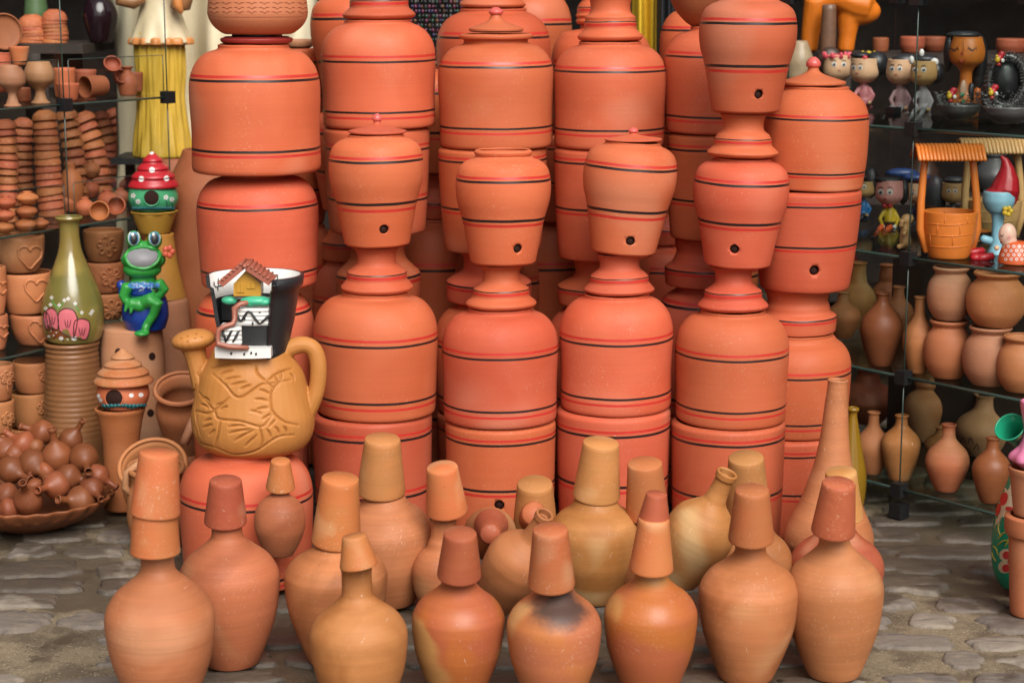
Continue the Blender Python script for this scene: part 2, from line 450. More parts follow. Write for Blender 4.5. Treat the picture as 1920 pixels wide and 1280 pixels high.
def carve(o, lines, width, depth, n=10):
    """press grooves into a dense mesh along pixel polylines laid on it"""
    from mathutils.kdtree import KDTree
    t = bvh_of([o]); P_ = []
    for q in lines:
        pl = smooth(q, n) if len(q) > 2 else [(q[0][0]+(q[1][0]-q[0][0])*i/n, q[0][1]+(q[1][1]-q[0][1])*i/n) for i in range(n+1)]
        dense = []
        for (x0, y0), (x1, y1) in zip(pl, pl[1:]):
            m_ = max(1, int(math.hypot(x1-x0, y1-y0)/.7)); dense += [(x0+(x1-x0)*i/m_, y0+(y1-y0)*i/m_) for i in range(m_)]
        for i, (x, y) in enumerate(dense):
            h, nn = hit(t, x, y)
            if h is not None: P_.append((h, min(1, .35+2.5*min(i, len(dense)-i)/len(dense))))
    kd = KDTree(len(P_))
    for i, (h, s_) in enumerate(P_): kd.insert(h, i)
    kd.balance(); M = wmat(o); Mi = M.to_3x3()
    mv = []
    for v in o.data.vertices:
        w_ = M @ v.co; co_, i, ds = kd.find(w_)
        if ds < width:
            f = 1-(ds/width)**2; mv.append((v.index, v.normal.copy()*(-depth*f*P_[i][1])))
    for i, dv in mv: o.data.vertices[i].co += dv
    o.data.update()
def oval(cx, cy, rx, ry, n=14, rot=0): return [(cx+rx*math.cos(2*PI*k/n)*math.cos(rot)-ry*math.sin(2*PI*k/n)*math.sin(rot), cy+rx*math.cos(2*PI*k/n)*math.sin(rot)+ry*math.sin(2*PI*k/n)*math.cos(rot)) for k in range(n)]

# pixel-space helpers: sizes given in photo pixels at distance Y
def E(px, py, Y, rx, ry=None, rz=None, rot=None):
    c = at(px, py, Y); k = sc(c); ry = ry or rx; rz = rz or rx
    return ('e', c, (rx*k, rz*k, ry*k), rot) if rot else ('e', c, (rx*k, rz*k, ry*k))
def CV(pts, n=4):
    """smooth pixel polyline with widths"""
    out = []
    for i in range(len(pts)-1):
        p = [pts[max(i-1, 0)], pts[i], pts[i+1], pts[min(i+2, len(pts)-1)]]
        for k in range(n):
            t = k/n
            out.append(tuple(.5*((2*p[1][j])+(-p[0][j]+p[2][j])*t+(2*p[0][j]-5*p[1][j]+4*p[2][j]-p[3][j])*t*t+(-p[0][j]+3*p[1][j]-3*p[2][j]+p[3][j])*t**3) for j in range(len(p[1]))))
    return out+[tuple(pts[-1])]
def TB(pts, Y=None):
    P_ = []; r_ = []
    for q in pts:
        y = q[3] if len(q) > 3 else Y
        c = at(q[0], q[1], y); P_.append(c); r_.append(q[2]*sc(c))
    return ('t', P_, r_)
def put(mb, items, mat, nu=16, nv=10):
    for q in items:
        if q[0] == 'e': mb.ell(q[1], q[2], mat, q[3] if len(q) > 3 else None, nu, nv)
        else: mb.tube(q[1], q[2], mat, 10)

def shell(outer, wall, top_open=True, bot_open=False):
    """outer profile (r,z) from the bottom up -> closed polyline with an inner wall"""
    zb, zt = outer[0][1], outer[-1][1]
    inner = [(max(r-wall, wall*.3), z) for r, z in outer]
    if top_open and not bot_open:
        ins = [q for q in inner[::-1] if q[1] > zb+wall]
        return [(0, zb)]+outer+[(outer[-1][0]-wall*.5, zt+wall*.25)]+ins+[(0, zb+wall)]
    if bot_open:
        ins = [q for q in inner[::-1] if q[1] < zt-wall]
        return outer+[(0, zt+.0005)] + [(0, zt-wall)]+ins+[(outer[0][0]-wall*.4, zb-wall*.1)]+[outer[0]]
    return [(0, zb)]+outer+[(0, zt)]

def lathe(name, p0, p1, prof, mat, wall=.008, seg=56, stripes=(), top_open=True, bot_open=False, solid=False, n=5, wob=.0008, rfun=None, hole=None, parent=None, extra=None):
    """p0, p1: axis ends in the world; prof: (t 0..1, radius in m[, sharp]); stripes: (t0, t1, mat)"""
    p0 = Vector(p0); p1 = Vector(p1); ax = p1-p0; L = ax.length
    q = ax.to_track_quat('Z', 'Y') if abs(ax.normalized().z) < .99999 else Matrix.Identity(3).to_quaternion()
    # keep a steady heading
    pl = [(r, t*L) for t, r in smooth(prof, n)]
    cuts = sorted({z for s_ in stripes for z in (s_[0]*L, s_[1]*L)})
    for z in cuts:
        for i in range(len(pl)-1):
            if abs(pl[i][1]-z) < .0008: pl[i] = (pl[i][0], z); break
            if abs(pl[i+1][1]-z) < .0008: pl[i+1] = (pl[i+1][0], z); break
            if pl[i][1] < z-1e-6 and pl[i+1][1] > z+1e-6:
                f = (z-pl[i][1])/(pl[i+1][1]-pl[i][1]); pl.insert(i+1, (pl[i][0]+(pl[i+1][0]-pl[i][0])*f, z)); break
    poly = shell(pl, wall, top_open, bot_open) if not solid else [(0, pl[0][1])]+pl+[(0, pl[-1][1])]
    mb = MB(); mb.rev(poly, mat, seg=seg, stripes=[(a*L, b*L, m) for a, b, m in stripes], wob=wob if stripes else None, rfun=rfun)
    if extra: extra(mb, L)
    o = local(name, mb, Matrix.Translation(p0) @ q.to_matrix().to_4x4(), parent)
    if hole: cut_hole(o, *hole)
    return o
def cut_hole(o, px, py, rpx, wall):
    t = bvh_of([o]); h, nn = hit(t, px, py)
    if h is None: return
    r = rpx*sc(h); mb = MB(); d = Vector((nn.x, nn.y, 0)).normalized()
    mb.tube([h-d*wall*2.2, h+d*.02], r, HOLE, 28)
    c = mb.build("cut"); m = o.modifiers.new("b", 'BOOLEAN'); m.operation = 'DIFFERENCE'; m.object = c; m.solver = 'EXACT'
    dg = bpy.context.evaluated_depsgraph_get(); dg.update()
    me = bpy.data.meshes.new_from_object(o.evaluated_get(dg)); o.modifiers.clear(); nm = o.data.name
    o.data = me; me.name = nm
    bpy.data.objects.remove(c)
    mb = MB(); mb.tube([h-d*wall*1.15, h-d*(wall*1.15+.01)], r*1.15, HOLE, 20); absorb(mb, o)  # dark plug added to stand in for the shade inside the hole
def vert(name, cx, Y, prof, mat, zb=None, zt=None, cxt=None, **k):
    """upright lathe: prof (pixel row, half width px[, sharp]) from the bottom up; zb pins the base to a height"""
    yb, yt = prof[0][0], prof[-1][0]
    b = at(cx, yb, Y); t = at(cx if cxt is None else cxt, yt, Y)
    zb = b.z if zb is None else zb; zt = t.z if zt is None else zt
    z0, z1 = b.z, t.z
    P0 = Vector((b.x, Y, zb)); P1 = Vector((b.x if cxt is None else t.x, Y, zt))
    out = []
    for q in prof:
        w_ = at(cx, q[0], Y); out.append(((w_.z-z0)/(z1-z0), q[1]*sc(w_), *q[2:]))
    st = []
    for (y0, y1, m) in k.pop('stripes', ()):
        a = (at(cx, y0, Y).z-z0)/(z1-z0); b_ = (at(cx, y1, Y).z-z0)/(z1-z0); st.append((min(a, b_), max(a, b_), m))
    return lathe(name, P0, P1, out, mat, stripes=st, **k)
def top_z(o): return o.matrix_basis.translation.z+max(v.co.z for v in o.data.vertices)
ORD = ['first', 'second', 'third', 'fourth', 'fifth', 'sixth', 'seventh', 'eighth', 'ninth', 'tenth', 'eleventh', 'twelfth', 'thirteenth', 'fourteenth', 'fifteenth']
# ================================================================ the setting
def ground_material(stone):
    m, nt, p = newmat("slate_stone" if stone else "sandy_mortar"); g = N(nt)
    tc = g.n("ShaderNodeTexCoord"); v0 = tc.outputs['Object']
    if stone:
        at_ = g.n("ShaderNodeAttribute"); at_.attribute_name = "tone"
        c = g.mix(g.noise(v0, 16, 6, .7), (.080, .064, .052), (.21, .170, .138))
        c = g.mix(at_.outputs['Fac'], c, g.mix(g.noise(v0, 20, 6, .7), (.16, .13, .10), (.30, .25, .195)))
        c = g.mix(g.ramp(g.noise(g.scale(v0, (9, 40, 1)), 1, 6, .7), .50, .66, 0, .7), c, (.075, .062, .06))
        c = g.mix(g.ramp(g.noise(v0, 11, 5, .7), .54, .68, 0, .6), c, (.28, .215, .14))
    else:
        c = g.mix(g.noise(v0, 34, 6, .8), (.11, .080, .045), (.33, .255, .16))
        c = g.mix(g.ramp(g.noise(v0, 5.5, 5, .65), .46, .60, 0, .8), c, (.10, .070, .042))
        c = g.mix(g.ramp(g.noise(v0, 190, 2), .62, .7, 0, .7), c, (.50, .42, .30))
        c = g.mix(g.ramp(g.noise(v0, 120, 2), .64, .7, 0, .7), c, (.03, .022, .015))
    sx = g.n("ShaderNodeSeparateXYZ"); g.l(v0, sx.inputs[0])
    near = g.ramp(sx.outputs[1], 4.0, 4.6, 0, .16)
    gap_shade = g.math('MULTIPLY', g.ramp(g.math('ABSOLUTE', sx.outputs[0]), .62, .92, .24, 0), g.ramp(sx.outputs[1], 3.45, 3.75, 0, 1))  # shade between the front bottles, painted into the paving colour
    near = g.math('MAXIMUM', near, gap_shade)
    wet_shade = g.ramp(g.math('ADD', g.noise(v0, 2.6, 5, .65, .5), near), .52, .62)  # random wet patches plus the painted shade round the bottles
    c = g.mix(g.math('MULTIPLY', wet_shade, .66), c, (.040, .028, .018))
    g.l(c, p.inputs['Base Color']); g.l(g.ramp(wet_shade, 0, 1, .8, .40), p.inputs['Roughness'])
    if stone: h = g.math('ADD', g.math('MULTIPLY', g.noise(v0, 30, 8, .72), 1.0), g.math('MULTIPLY', g.noise(g.scale(v0, (12, 60, 1)), 1, 5, .7), .6))
    else: h = g.math('ADD', g.noise(v0, 45, 8, .8), g.math('MULTIPLY', g.noise(v0, 230, 3, .6), .5))
    g.l(g.bump(h, 1.0, .007), p.inputs['Normal'])
    return m
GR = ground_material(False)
mb = MB(); nx, ny = 110, 120
gx = [-2.6+5.2*i/nx for i in range(nx+1)]; gy = [2.6+4.4*i/ny for i in range(ny+1)]
for j, y in enumerate(gy):
    for i, x in enumerate(gx):
        e_ = min(1, min(i, nx-i, j, ny-j)/6)
        h = noise.noise(Vector((x*4, y*7, 0)))*.006+noise.noise(Vector((x*17, y*23, 3)))*.004-.010
        mb.v.append(Vector((x, y, h*e_-.003)))
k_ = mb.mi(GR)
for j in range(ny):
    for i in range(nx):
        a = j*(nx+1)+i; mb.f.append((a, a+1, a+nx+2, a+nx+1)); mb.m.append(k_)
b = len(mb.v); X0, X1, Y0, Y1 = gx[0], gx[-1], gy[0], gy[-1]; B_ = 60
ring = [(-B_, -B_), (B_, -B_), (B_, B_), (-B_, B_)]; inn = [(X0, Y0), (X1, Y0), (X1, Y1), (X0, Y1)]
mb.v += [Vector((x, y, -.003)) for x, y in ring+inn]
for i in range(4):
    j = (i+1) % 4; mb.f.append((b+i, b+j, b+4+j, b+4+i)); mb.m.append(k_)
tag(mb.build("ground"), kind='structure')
GS_ = ground_material(True)
mb = MB(); tones = []; rng = random.Random(11)
y = 3.05; row = 0
while y < 6.3:
    dy = rng.uniform(.115, .160); x = -2.4+rng.uniform(0, .15)
    while x < 2.5:
        dx = rng.choice((.16, .20, .24, .28))*rng.uniform(.85, 1.2)
        gap = rng.uniform(.025, .06); cx_, cy_ = x+dx/2, y+dy/2+rng.uniform(-.02, .02)
        hx, hy = (dx-gap)/2, (dy-rng.uniform(.015, .055))/2
        if rng.random() < .88:
            n = 34; ang0 = rng.uniform(-.12, .12); s_ = rng.random()*50; zt_ = -.0015-rng.random()*.004; tn = 1. if rng.random() < .3 else rng.random()*.4
            rows = []
            for f, z_ in ((1.06, -.022), (1.0, -.008), (.95, -.002), (.86, 0), (.5, .0)):
                rw = []
                for k in range(n):
                    a_ = 2*PI*k/n; ca, sa = math.cos(a_), math.sin(a_); q = 2.9
                    rr = (abs(ca)**q+abs(sa)**q)**(-1/q)*(1+.34*noise.noise(Vector((ca*1.6+s_, sa*1.6, 0)))+.14*noise.noise(Vector((ca*5+s_, sa*5, 7)))+.09*noise.noise(Vector((ca*11+s_, sa*11, 3))))
                    px, py = ca*rr*hx*f, sa*rr*hy*f
                    X, Y_ = cx_+px*math.cos(ang0)-py*math.sin(ang0), cy_+px*math.sin(ang0)+py*math.cos(ang0)
                    zn = 0 if z_ < -.005 else min(0, .003*noise.noise(Vector((X*22, Y_*30, 5))))
                    mb.v.append(Vector((X, Y_, zt_+z_+zn))); tones.append(tn); rw.append(len(mb.v)-1)
                rows.append(rw)
            mb.v.append(Vector((cx_, cy_, zt_))); tones.append(tn); c_ = len(mb.v)-1
            for A_, Bq in zip(rows, rows[1:]):
                for k in range(n): k2 = (k+1) % n; mb.f.append((A_[k], A_[k2], Bq[k2], Bq[k])); mb.m.append(mb.mi(GS_))
            for k in range(n): mb.f.append((rows[-1][k], rows[-1][(k+1) % n], c_)); mb.m.append(mb.mi(GS_))
        x += dx
    y += dy; row += 1
o = mb.build("paving"); tag(o, kind='structure')
at_ = o.data.attributes.new("tone", 'FLOAT', 'POINT'); at_.data.foreach_set('value', tones)

# dark back wall of the shop, and an unseen roof added to darken it (the stall is open to the street on the camera's side)
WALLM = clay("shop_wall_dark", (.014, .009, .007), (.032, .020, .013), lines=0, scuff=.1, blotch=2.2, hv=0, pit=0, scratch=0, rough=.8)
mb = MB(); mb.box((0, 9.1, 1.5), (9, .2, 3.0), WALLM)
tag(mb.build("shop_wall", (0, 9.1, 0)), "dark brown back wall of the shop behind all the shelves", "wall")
mb = MB(); mb.box((0, 8.15, 2.62), (7, 2.0, .06), WOODD)
mb.box((-2.95, 7.2, 1.3), (.1, .1, 2.6), WOODD); mb.box((2.95, 7.2, 1.3), (.1, .1, 2.6), WOODD)
tag(mb.build("canopy", (0, 7.6, 0)), "dark canopy roof over the back of the pottery stall", "canopy")

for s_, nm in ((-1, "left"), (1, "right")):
    mb = MB(); mb.box((s_*3.15, 6.0, 1.6), (.15, 6.0, 3.2), WALLM)  # unseen dark walls added to cut light from the sides
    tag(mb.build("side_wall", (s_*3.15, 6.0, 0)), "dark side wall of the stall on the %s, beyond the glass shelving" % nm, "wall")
# ================================================================ the banded jar stacks
def px_(y0, y1, t): return y1+(y0-y1)*t      # t = 0 bottom, 1 top
def jar(cx, Y, y1, y0, hw, nh=None, bands=(.33, .375, .895, .845), mat=None, zb=None, bot=.93, cxt=None, rim=None, parent=None):
    h = y1-y0; nh = nh or hw*.57; T = lambda t: y0+h*t
    prof = [(y1, hw*(bot-.03), 1), (T(.985), hw*(bot+.005)), (T(.93), hw*(bot+.02)), (T(.7), hw*.975), (T(.42), hw), (T(.30), hw*.995), (T(.2), hw*.95), (T(.12), hw*.86), (T(.065), hw*.74), (T(.035), nh*1.06), (T(.02), nh, 1), (T(.0), nh*1.01)]
    if rim: prof = prof[:-1]+[(T(-.01), nh, 1), (T(-.02), nh*1.14), (T(-.045), nh*1.16), (T(-.06), nh*1.1)]
    s = []
    if bands:
        a, b_, c, d = bands; q = .016
        s = [(T(a-.012), T(a+.010), RED), (T(b_-.008), T(b_+.012), BLK)]
        if c: s += [(T(c-.010), T(c+.011), RED), (T(d-.011), T(d+.009), BLK)]
    return vert("banded_jar", cx, Y, prof, mat or JAR, zb=zb, cxt=cxt, stripes=s, parent=parent)
def base(cx, Y, y1, y0, hw, hb=None, bands=(.11, .15, .60, .545), mat=None, zb=None, hole=None, cxt=None):
    h = y1-y0; hb = hb or hw*.92; T = lambda t: y0+h*t
    prof = [(y1, hb*.97, 1), (T(.98), hb), (T(.6), hb+(hw-hb)*.55), (T(.2), hw*.99), (T(.05), hw), (T(.015), hw*.985), (y0, hw*.95)]
    a, b_, c, d = bands
    s = [(T(a-.012), T(a+.008), RED), (T(b_-.010), T(b_+.010), BLK), (T(c-.011), T(c+.011), RED), (T(d-.011), T(d+.010), BLK)]
    return vert("straight_jar", cx, Y, prof, mat or JAR, zb=zb, stripes=s, wall=.011, hole=(hole[0], hole[1], 9.5, .011) if hole else None, cxt=cxt)
def stand(cx, Y, y1, y0, lip=66, ring=55, neck=35, top=44, mat=None, zb=None, plain=False, cxt=None):
    h = y1-y0; T = lambda t: y0+h*t
    if plain:
        prof = [(y1, ring*.93, 1), (T(.97), ring*.97), (T(.66), ring, 1), (T(.60), ring*.97), (T(.52), ring*.84), (T(.40), neck*1.06), (T(.28), neck), (T(.12), neck*1.05), (y0, top)]
        s = [(T(.68), T(.735), RED), (T(.625), T(.66), BLK)]
    else:
        prof = [(y1, lip*.86, 1), (T(.975), lip*.95), (T(.91), lip), (T(.85), lip*.95), (T(.78), ring*1.06), (T(.72), ring*1.0), (T(.585), ring, 1), (T(.55), ring*.96), (T(.48), neck*1.28), (T(.38), neck*1.05), (T(.25), neck), (T(.1), neck*1.06), (y0, top)]
        s = [(T(.615), T(.68), RED), (T(.565), T(.59), BLK)]
    return vert("spool_stand", cx, Y, prof, mat or JAR, zb=zb, stripes=s, wall=.01, cxt=cxt)
def urn(cx, Y, y1, y0, hw, hole=None, mat=None, zb=None, cxt=None, rim=False, b2=(.655, .595)):
    h = y1-y0; T = lambda t: y0+h*t
    prof = [(y1, hw*.60, 1), (T(.985), hw*.675), (T(.95), hw*.70), (T(.8), hw*.765), (T(.66), hw*.825), (T(.55), hw*.885), (T(.42), hw*.97), (T(.30), hw), (T(.2), hw*.985), (T(.11), hw*.925), (T(.055), hw*.80), (T(.025), hw*.65), (T(.01), hw*.59, 1), (T(-.005), hw*.59)]
    if rim: prof = prof[:-2]+[(T(.0), hw*.575, 1), (T(-.015), hw*.60), (T(-.035), hw*.61), (T(-.05), hw*.585)]
    s = [(T(.166), T(.190), RED), (T(.203), T(.226), BLK), (T(b2[0]-.014), T(b2[0]+.012), RED), (T(b2[1]-.014), T(b2[1]+.012), BLK)]
    return vert("filter_urn", cx, Y, prof, mat or JAR, zb=zb, stripes=s, wall=.009, hole=(hole[0], hole[1], 8.8, .009) if hole else None, cxt=cxt)
def lid(cx, Y, y1, y0, hw, zb, mat=None, knob=9.5, label=None, group=None):
    h = y1-y0; T = lambda t: y0+h*t
    e = empty("jar_lid", (at(cx, y1, Y).x, Y, zb), label, "lid", group)
    prof = [(y1, hw*.93, 1), (T(.95), hw*1.0), (T(.88), hw), (T(.84), hw*.93), (T(.72), hw*.62), (T(.60), hw*.34), (T(.48), knob*.85), (T(.33), knob*.68)]
    o = vert("cover", cx, Y, prof, mat or JAR, zb=zb, solid=True)
    o.parent = e; o.matrix_basis = Matrix.Identity(4); o.rotation_euler = (0, 0, .3)
    z1 = top_z(o)+zb
    prof = [(T(.36), knob*.6, 1), (T(.30), knob*.95), (T(.2), knob), (T(.08), knob*.7), (T(.0), knob*.3)]
    k = vert("knob", cx, Y, prof, PINK if mat is not JARP else JARP, solid=True, seg=24)
    k.parent = e; k.matrix_basis = Matrix.Translation((0, 0, k.location.z-zb))
    return e
JARP = JAR

def tg(o, l, c, g=None): return tag(o, l, c, g)
GJ, GB, GS, GU, GL = "banded terracotta jars in the stacks", "straight banded jars in the stacks", "spool stands between the stacked jars", "small tapered filter urns", "knobbed jar lids"
def stack(Y, name, pieces, z=0.0):
    """pieces from the ground up"""
    cnt = {}
    for kind, a in pieces:
        mat = a.get('mat')
        if kind == 'J': o = jar(zb=z, Y=Y, **{k: v for k, v in a.items() if k not in ('lab',)}); c, g, d = 'jar', GJ, 'rounded banded terracotta jar'
        if kind == 'L': o = base(zb=z, Y=Y, **{k: v for k, v in a.items() if k not in ('lab',)}); c, g, d = 'jar', GB, 'straight banded terracotta jar'
        if kind == 'S': o = stand(zb=z, Y=Y, **{k: v for k, v in a.items() if k not in ('lab',)}); c, g, d = 'stand', GS, 'flared banded spool stand'
        if kind == 'U': o = urn(zb=z, Y=Y, **{k: v for k, v in a.items() if k not in ('lab',)}); c, g, d = 'urn', GU, 'small tapered banded urn with tap hole'
        if kind == 'T':
            lid(Y=Y, zb=z+.0006, label=a['lab'], group=GL, **{k: v for k, v in a.items() if k != 'lab'}); continue
        tg(o, d+' '+a['lab'] if a['lab'][0] != '!' else a['lab'][1:], c, g)
        z = top_z(o)
    return z
D = dict
F2 = 4.85
stack(4.85, '', [
 ('L', D(cx=701, y1=1003, y0=772, hw=112, hb=103, bands=(.10, .14, .545, .59), lab='at the bottom of the front stack nearest the watering can')),
 ('J', D(cx=706.5, y1=770, y0=547, hw=117, nh=61, lab='in the front stack nearest the watering can')),
 ('S', D(cx=707, y1=548, y0=462, lip=67.5, ring=56, neck=36, lab='holding up the lidded urn nearest the watering can')),
 ('U', D(cx=707.5, y1=464, y0=254, hw=88.5, hole=(720, 430), lab='!small banded urn with flat lid, in front of the leftmost rear stack')),
 ('T', D(cx=707.5, y1=254, y0=213, hw=55, lab='pink-knobbed lid on the small urn nearest the watering can'))])
stack(4.85, '', [
 ('L', D(cx=938.5, y1=1004, y0=786, hw=103.5, hb=97, bands=(.085, .12, .54, .50), hole=(936, 947), lab='at the bottom of the stack with the open-mouthed urn')),
 ('J', D(cx=938, y1=783, y0=577, hw=108.5, nh=59, bot=.955, lab='in the stack carrying the open-mouthed urn')),
 ('S', D(cx=940, y1=578, y0=496, lip=66, ring=52.5, neck=34, lab='under the open-mouthed urn with no lid')),
 ('U', D(cx=943.5, y1=499, y0=292, hw=89.5, hole=(971, 466), rim=True, b2=(.62, .575), lab='!small open-mouthed banded urn without a lid'))])
stack(4.87, '', [
 ('L', D(cx=1148, y1=1002, y0=763, hw=106.5, hb=98, bands=(.10, .135, .56, .52), lab='at the bottom of the stack with the tilting lidded urn')),
 ('J', D(cx=1154, y1=772, y0=550, hw=106, nh=60, bot=.955, lab='in the stack with the tilting lidded urn')),
 ('S', D(cx=1161, y1=552, y0=476, lip=66, ring=55, neck=37, lab='under the urn that tilts to the right')),
 ('U', D(cx=1168, cxt=1187, y1=487, y0=268, hw=88, hole=(1182, 452), lab='!small banded urn with lid, tilting a little to the right')),
 ('T', D(cx=1187, y1=268, y0=239, hw=54, lab='pink-knobbed lid on the urn that tilts to the right'))])
stack(4.85, '', [
 ('L', D(cx=1361, y1=1002, y0=786, hw=106.5, hb=99, bands=(.085, .12, .60, .56), lab='at the bottom of the front stack nearest the figurines')),
 ('J', D(cx=1369.5, y1=787, y0=581, hw=107, nh=60, bot=.945, lab='in the front stack that carries two urns')),
 ('S', D(cx=1374, y1=582, y0=500, lip=66, ring=54, neck=34, lab='under the lower of the two stacked urns')),
 ('U', D(cx=1382, cxt=1393, y1=504, y0=297, hw=90, hole=(1377, 467), b2=(.62, .575), lab='!lower of two small urns stacked one above the other')),
 ('S', D(cx=1392, y1=299, y0=214, lip=67, ring=54, neck=38, lab='between the two stacked small urns')),
 ('U', D(cx=1397, cxt=1405, y1=217, y0=-2, hw=91.5, hole=(1423, 177), b2=(.63, .585), lab='!upper of two stacked urns, reaching the top of the picture'))])
stack(4.97, '', [
 ('L', D(cx=1474, y1=985, y0=806, hw=106, hb=98, lab='at the bottom of the rightmost tall stack')),
 ('J', D(cx=1486, y1=805, y0=622, hw=106, nh=70, lab='in the lower half of the rightmost stack')),
 ('S', D(cx=1494, y1=624, y0=540, plain=True, ring=73, neck=56, top=64, lab='in the rightmost stack, dark in the shade')),
 ('L', D(cx=1508, y1=541, y0=354, hw=101, hb=83, bands=(.10, .13, .575, .54), hole=(1527, 507), lab='with tap hole, below the jar with the large pointed lid')),
 ('J', D(cx=1524, y1=355, y0=163, hw=101, nh=62, bot=.90, bands=(.27, .30, .86, .83), lab='topped by the large pointed lid')),
 ('T', D(cx=1524, y1=164, y0=107, hw=61, knob=14, lab='large pointed lid of the rightmost stack, below the crowned figurine'))])
# big single jar in front, left
stack(4.5, '', [('J', D(cx=466, y1=1081, y0=845, hw=124, nh=62, bands=(.30, .345, .955, .91), lab='standing low on the paving under the mustard watering can'))])
# left rear stack under the carved planter
zt = stack(4.97, '', [
 ('L', D(cx=476, y1=976, y0=770, hw=108, mat=JARB, lab='at the bottom of the leftmost rear stack, mostly hidden')),
 ('J', D(cx=481, y1=770, y0=534, hw=112, nh=64, bands=(.16, .19, .9, .86), mat=JARB, lab='behind the black and white house pot')),
 ('J', D(cx=486.5, y1=527, y0=322, hw=113, nh=60, bands=(.255, .285, .90, .86), lab='just above the black and white house pot')),
 ('J', D(cx=481, y1=308, y0=84, hw=122, nh=66, bot=.965, bands=(.235, .265, .85, .815), lab='with a red rim just below the carved planter'))])

def rear(Y, ps): return stack(Y, '', [(k, D(mat=JARB, **a) if Y > 5.3 else a) for k, a in ps])
rear(5.25, [
 ('L', D(cx=705, y1=931, y0=770, hw=100, lab='at the bottom of the leftmost middle stack, nearly hidden')),
 ('J', D(cx=710, y1=770, y0=560, hw=104, nh=60, lab='behind the urn stack nearest the watering can, low down')),
 ('S', D(cx=710, y1=560, y0=434, plain=True, ring=79, neck=50, top=60, lab='seen in the shade behind the urn nearest the watering can')),
 ('L', D(cx=708.5, y1=436, y0=239, hw=100, hb=90, bands=(.145, .19, .63, .675), lab='behind the leftmost lidded urn')),
 ('J', D(cx=711, y1=240, y0=38, hw=107, nh=62, bot=.955, lab='behind the leftmost pink lid knob')),
 ('S', D(cx=711, y1=40, y0=-46, lip=68, ring=55, neck=36, lab='cut off by the top edge, second stack from the left'))])
rear(5.25, [
 ('L', D(cx=920, y1=931, y0=770, hw=100, lab='nearly hidden at the bottom behind the open-mouthed urn stack')),
 ('J', D(cx=920, y1=770, y0=565, hw=104, nh=60, lab='low behind the stack of the open-mouthed urn')),
 ('S', D(cx=917, y1=565, y0=468, plain=True, ring=81, neck=47, top=60, lab='in the shade behind the open-mouthed urn')),
 ('L', D(cx=924, y1=470, y0=276, hw=102, hb=90, bands=(.075, .11, .61, .57), lab='directly behind the open-mouthed urn')),
 ('J', D(cx=930, y1=277, y0=76, hw=108.5, nh=60, bot=.95, rim=True, bands=(.20, .235, .85, .805), lab='with a flared tan rim and a pink-knobbed lid')),
 ])
lid(930, 5.25, 53, 14, 51, at(930, 60, 5.25).z, label='pink-knobbed lid sitting high in the wide tan rim', group=GL, knob=14)
rear(5.25, [
 ('L', D(cx=1130, y1=931, y0=770, hw=100, lab='nearly hidden at the bottom behind the tilting urn stack')),
 ('J', D(cx=1128, y1=770, y0=570, hw=104, nh=60, lab='low behind the stack of the tilting urn')),
 ('S', D(cx=1128, y1=570, y0=482, plain=True, ring=84, neck=50, top=60, lab='in the shade behind the urn that tilts')),
 ('L', D(cx=1135, y1=484, y0=276, hw=98, hb=88, bands=(.08, .115, .575, .535), lab='behind the left side of the tilting urn')),
 ('J', D(cx=1142, y1=277, y0=79, hw=106, nh=58, bot=.95, bands=(.23, .265, .865, .82), lab='right of the jar with the tan rim')),
 ('S', D(cx=1144, y1=80, y0=-8, lip=61, ring=49, neck=37, lab='with chipped lip at the top edge, right of the rear lid'))])
zb5 = rear(5.25, [
 ('L', D(cx=1322, y1=931, y0=770, hw=100, lab='nearly hidden at the bottom behind the two-urn stack')),
 ('J', D(cx=1325, y1=770, y0=535, hw=102, nh=60, bands=(.1, .13, .9, .86), lab='low behind the stack of two urns')),
 ('S', D(cx=1325, y1=536, y0=446, plain=True, ring=80, neck=58, top=62, lab='in the shade behind the lower of two urns')),
 ('L', D(cx=1337, y1=449, y0=250, hw=90, hb=80, bands=(.10, .14, .66, .62), lab='behind the lower of the two stacked urns')),
 ('J', D(cx=1341, y1=251, y0=52, hw=99, nh=50, bands=(.235, .27, .88, .84), lab='under the round brown bowl'))])
# third row, deep in the shade
rear(5.62, [
 ('L', D(cx=660, y1=873, y0=680, hw=80, lab='far back, lowest, left of centre, nearly hidden')),
 ('J', D(cx=662, y1=680, y0=487, hw=72, nh=45, lab='far back between the leftmost rear stacks, low')),
 ('S', D(cx=660, y1=488, y0=396, ring=56, neck=40, plain=True, lab='far back in the gap right of the leftmost rear stack')),
 ('U', D(cx=662, y1=397, y0=205, hw=82, lab='!shaded urn in the gap right of the leftmost rear stack')),
 ('U', D(cx=668, y1=205, y0=-10, hw=84, lab='!shaded urn at the top edge beside the beaded curtain'))])
rear(5.62, [
 ('L', D(cx=815, y1=873, y0=640, hw=90, lab='far back, lowest, in the gap between leftmost middle stacks')),
 ('J', D(cx=812, y1=640, y0=408, hw=92, nh=50, lab='far back with pale shoulder, left of the open urn')),
 ('S', D(cx=815, y1=408, y0=325, ring=50, neck=36, plain=True, lab='far back in the dark gap left of the open urn')),
 ('U', D(cx=815, y1=326, y0=130, hw=78, lab='!dark red urn in the narrow gap left of the lidded rear jar'))])
rear(5.6, [
 ('L', D(cx=925, y1=876, y0=660, hw=98, lab='far back, lowest, behind the lidded rear jar')),
 ('J', D(cx=925, y1=660, y0=440, hw=98, lab='far back, low, behind the lidded rear jar')),
 ('L', D(cx=925, y1=440, y0=225, hw=98, lab='far back, upper, behind the lidded rear jar')),
 ('J', D(cx=925, y1=225, y0=17, hw=107, nh=62, bands=(.215, .25, .9, .86), lab='with high shoulders behind the pink-knobbed rear lid')),
 ('S', D(cx=924, y1=18, y0=-60, lip=62, ring=50, lab='chipped and cut by the top edge behind the rear lid'))])
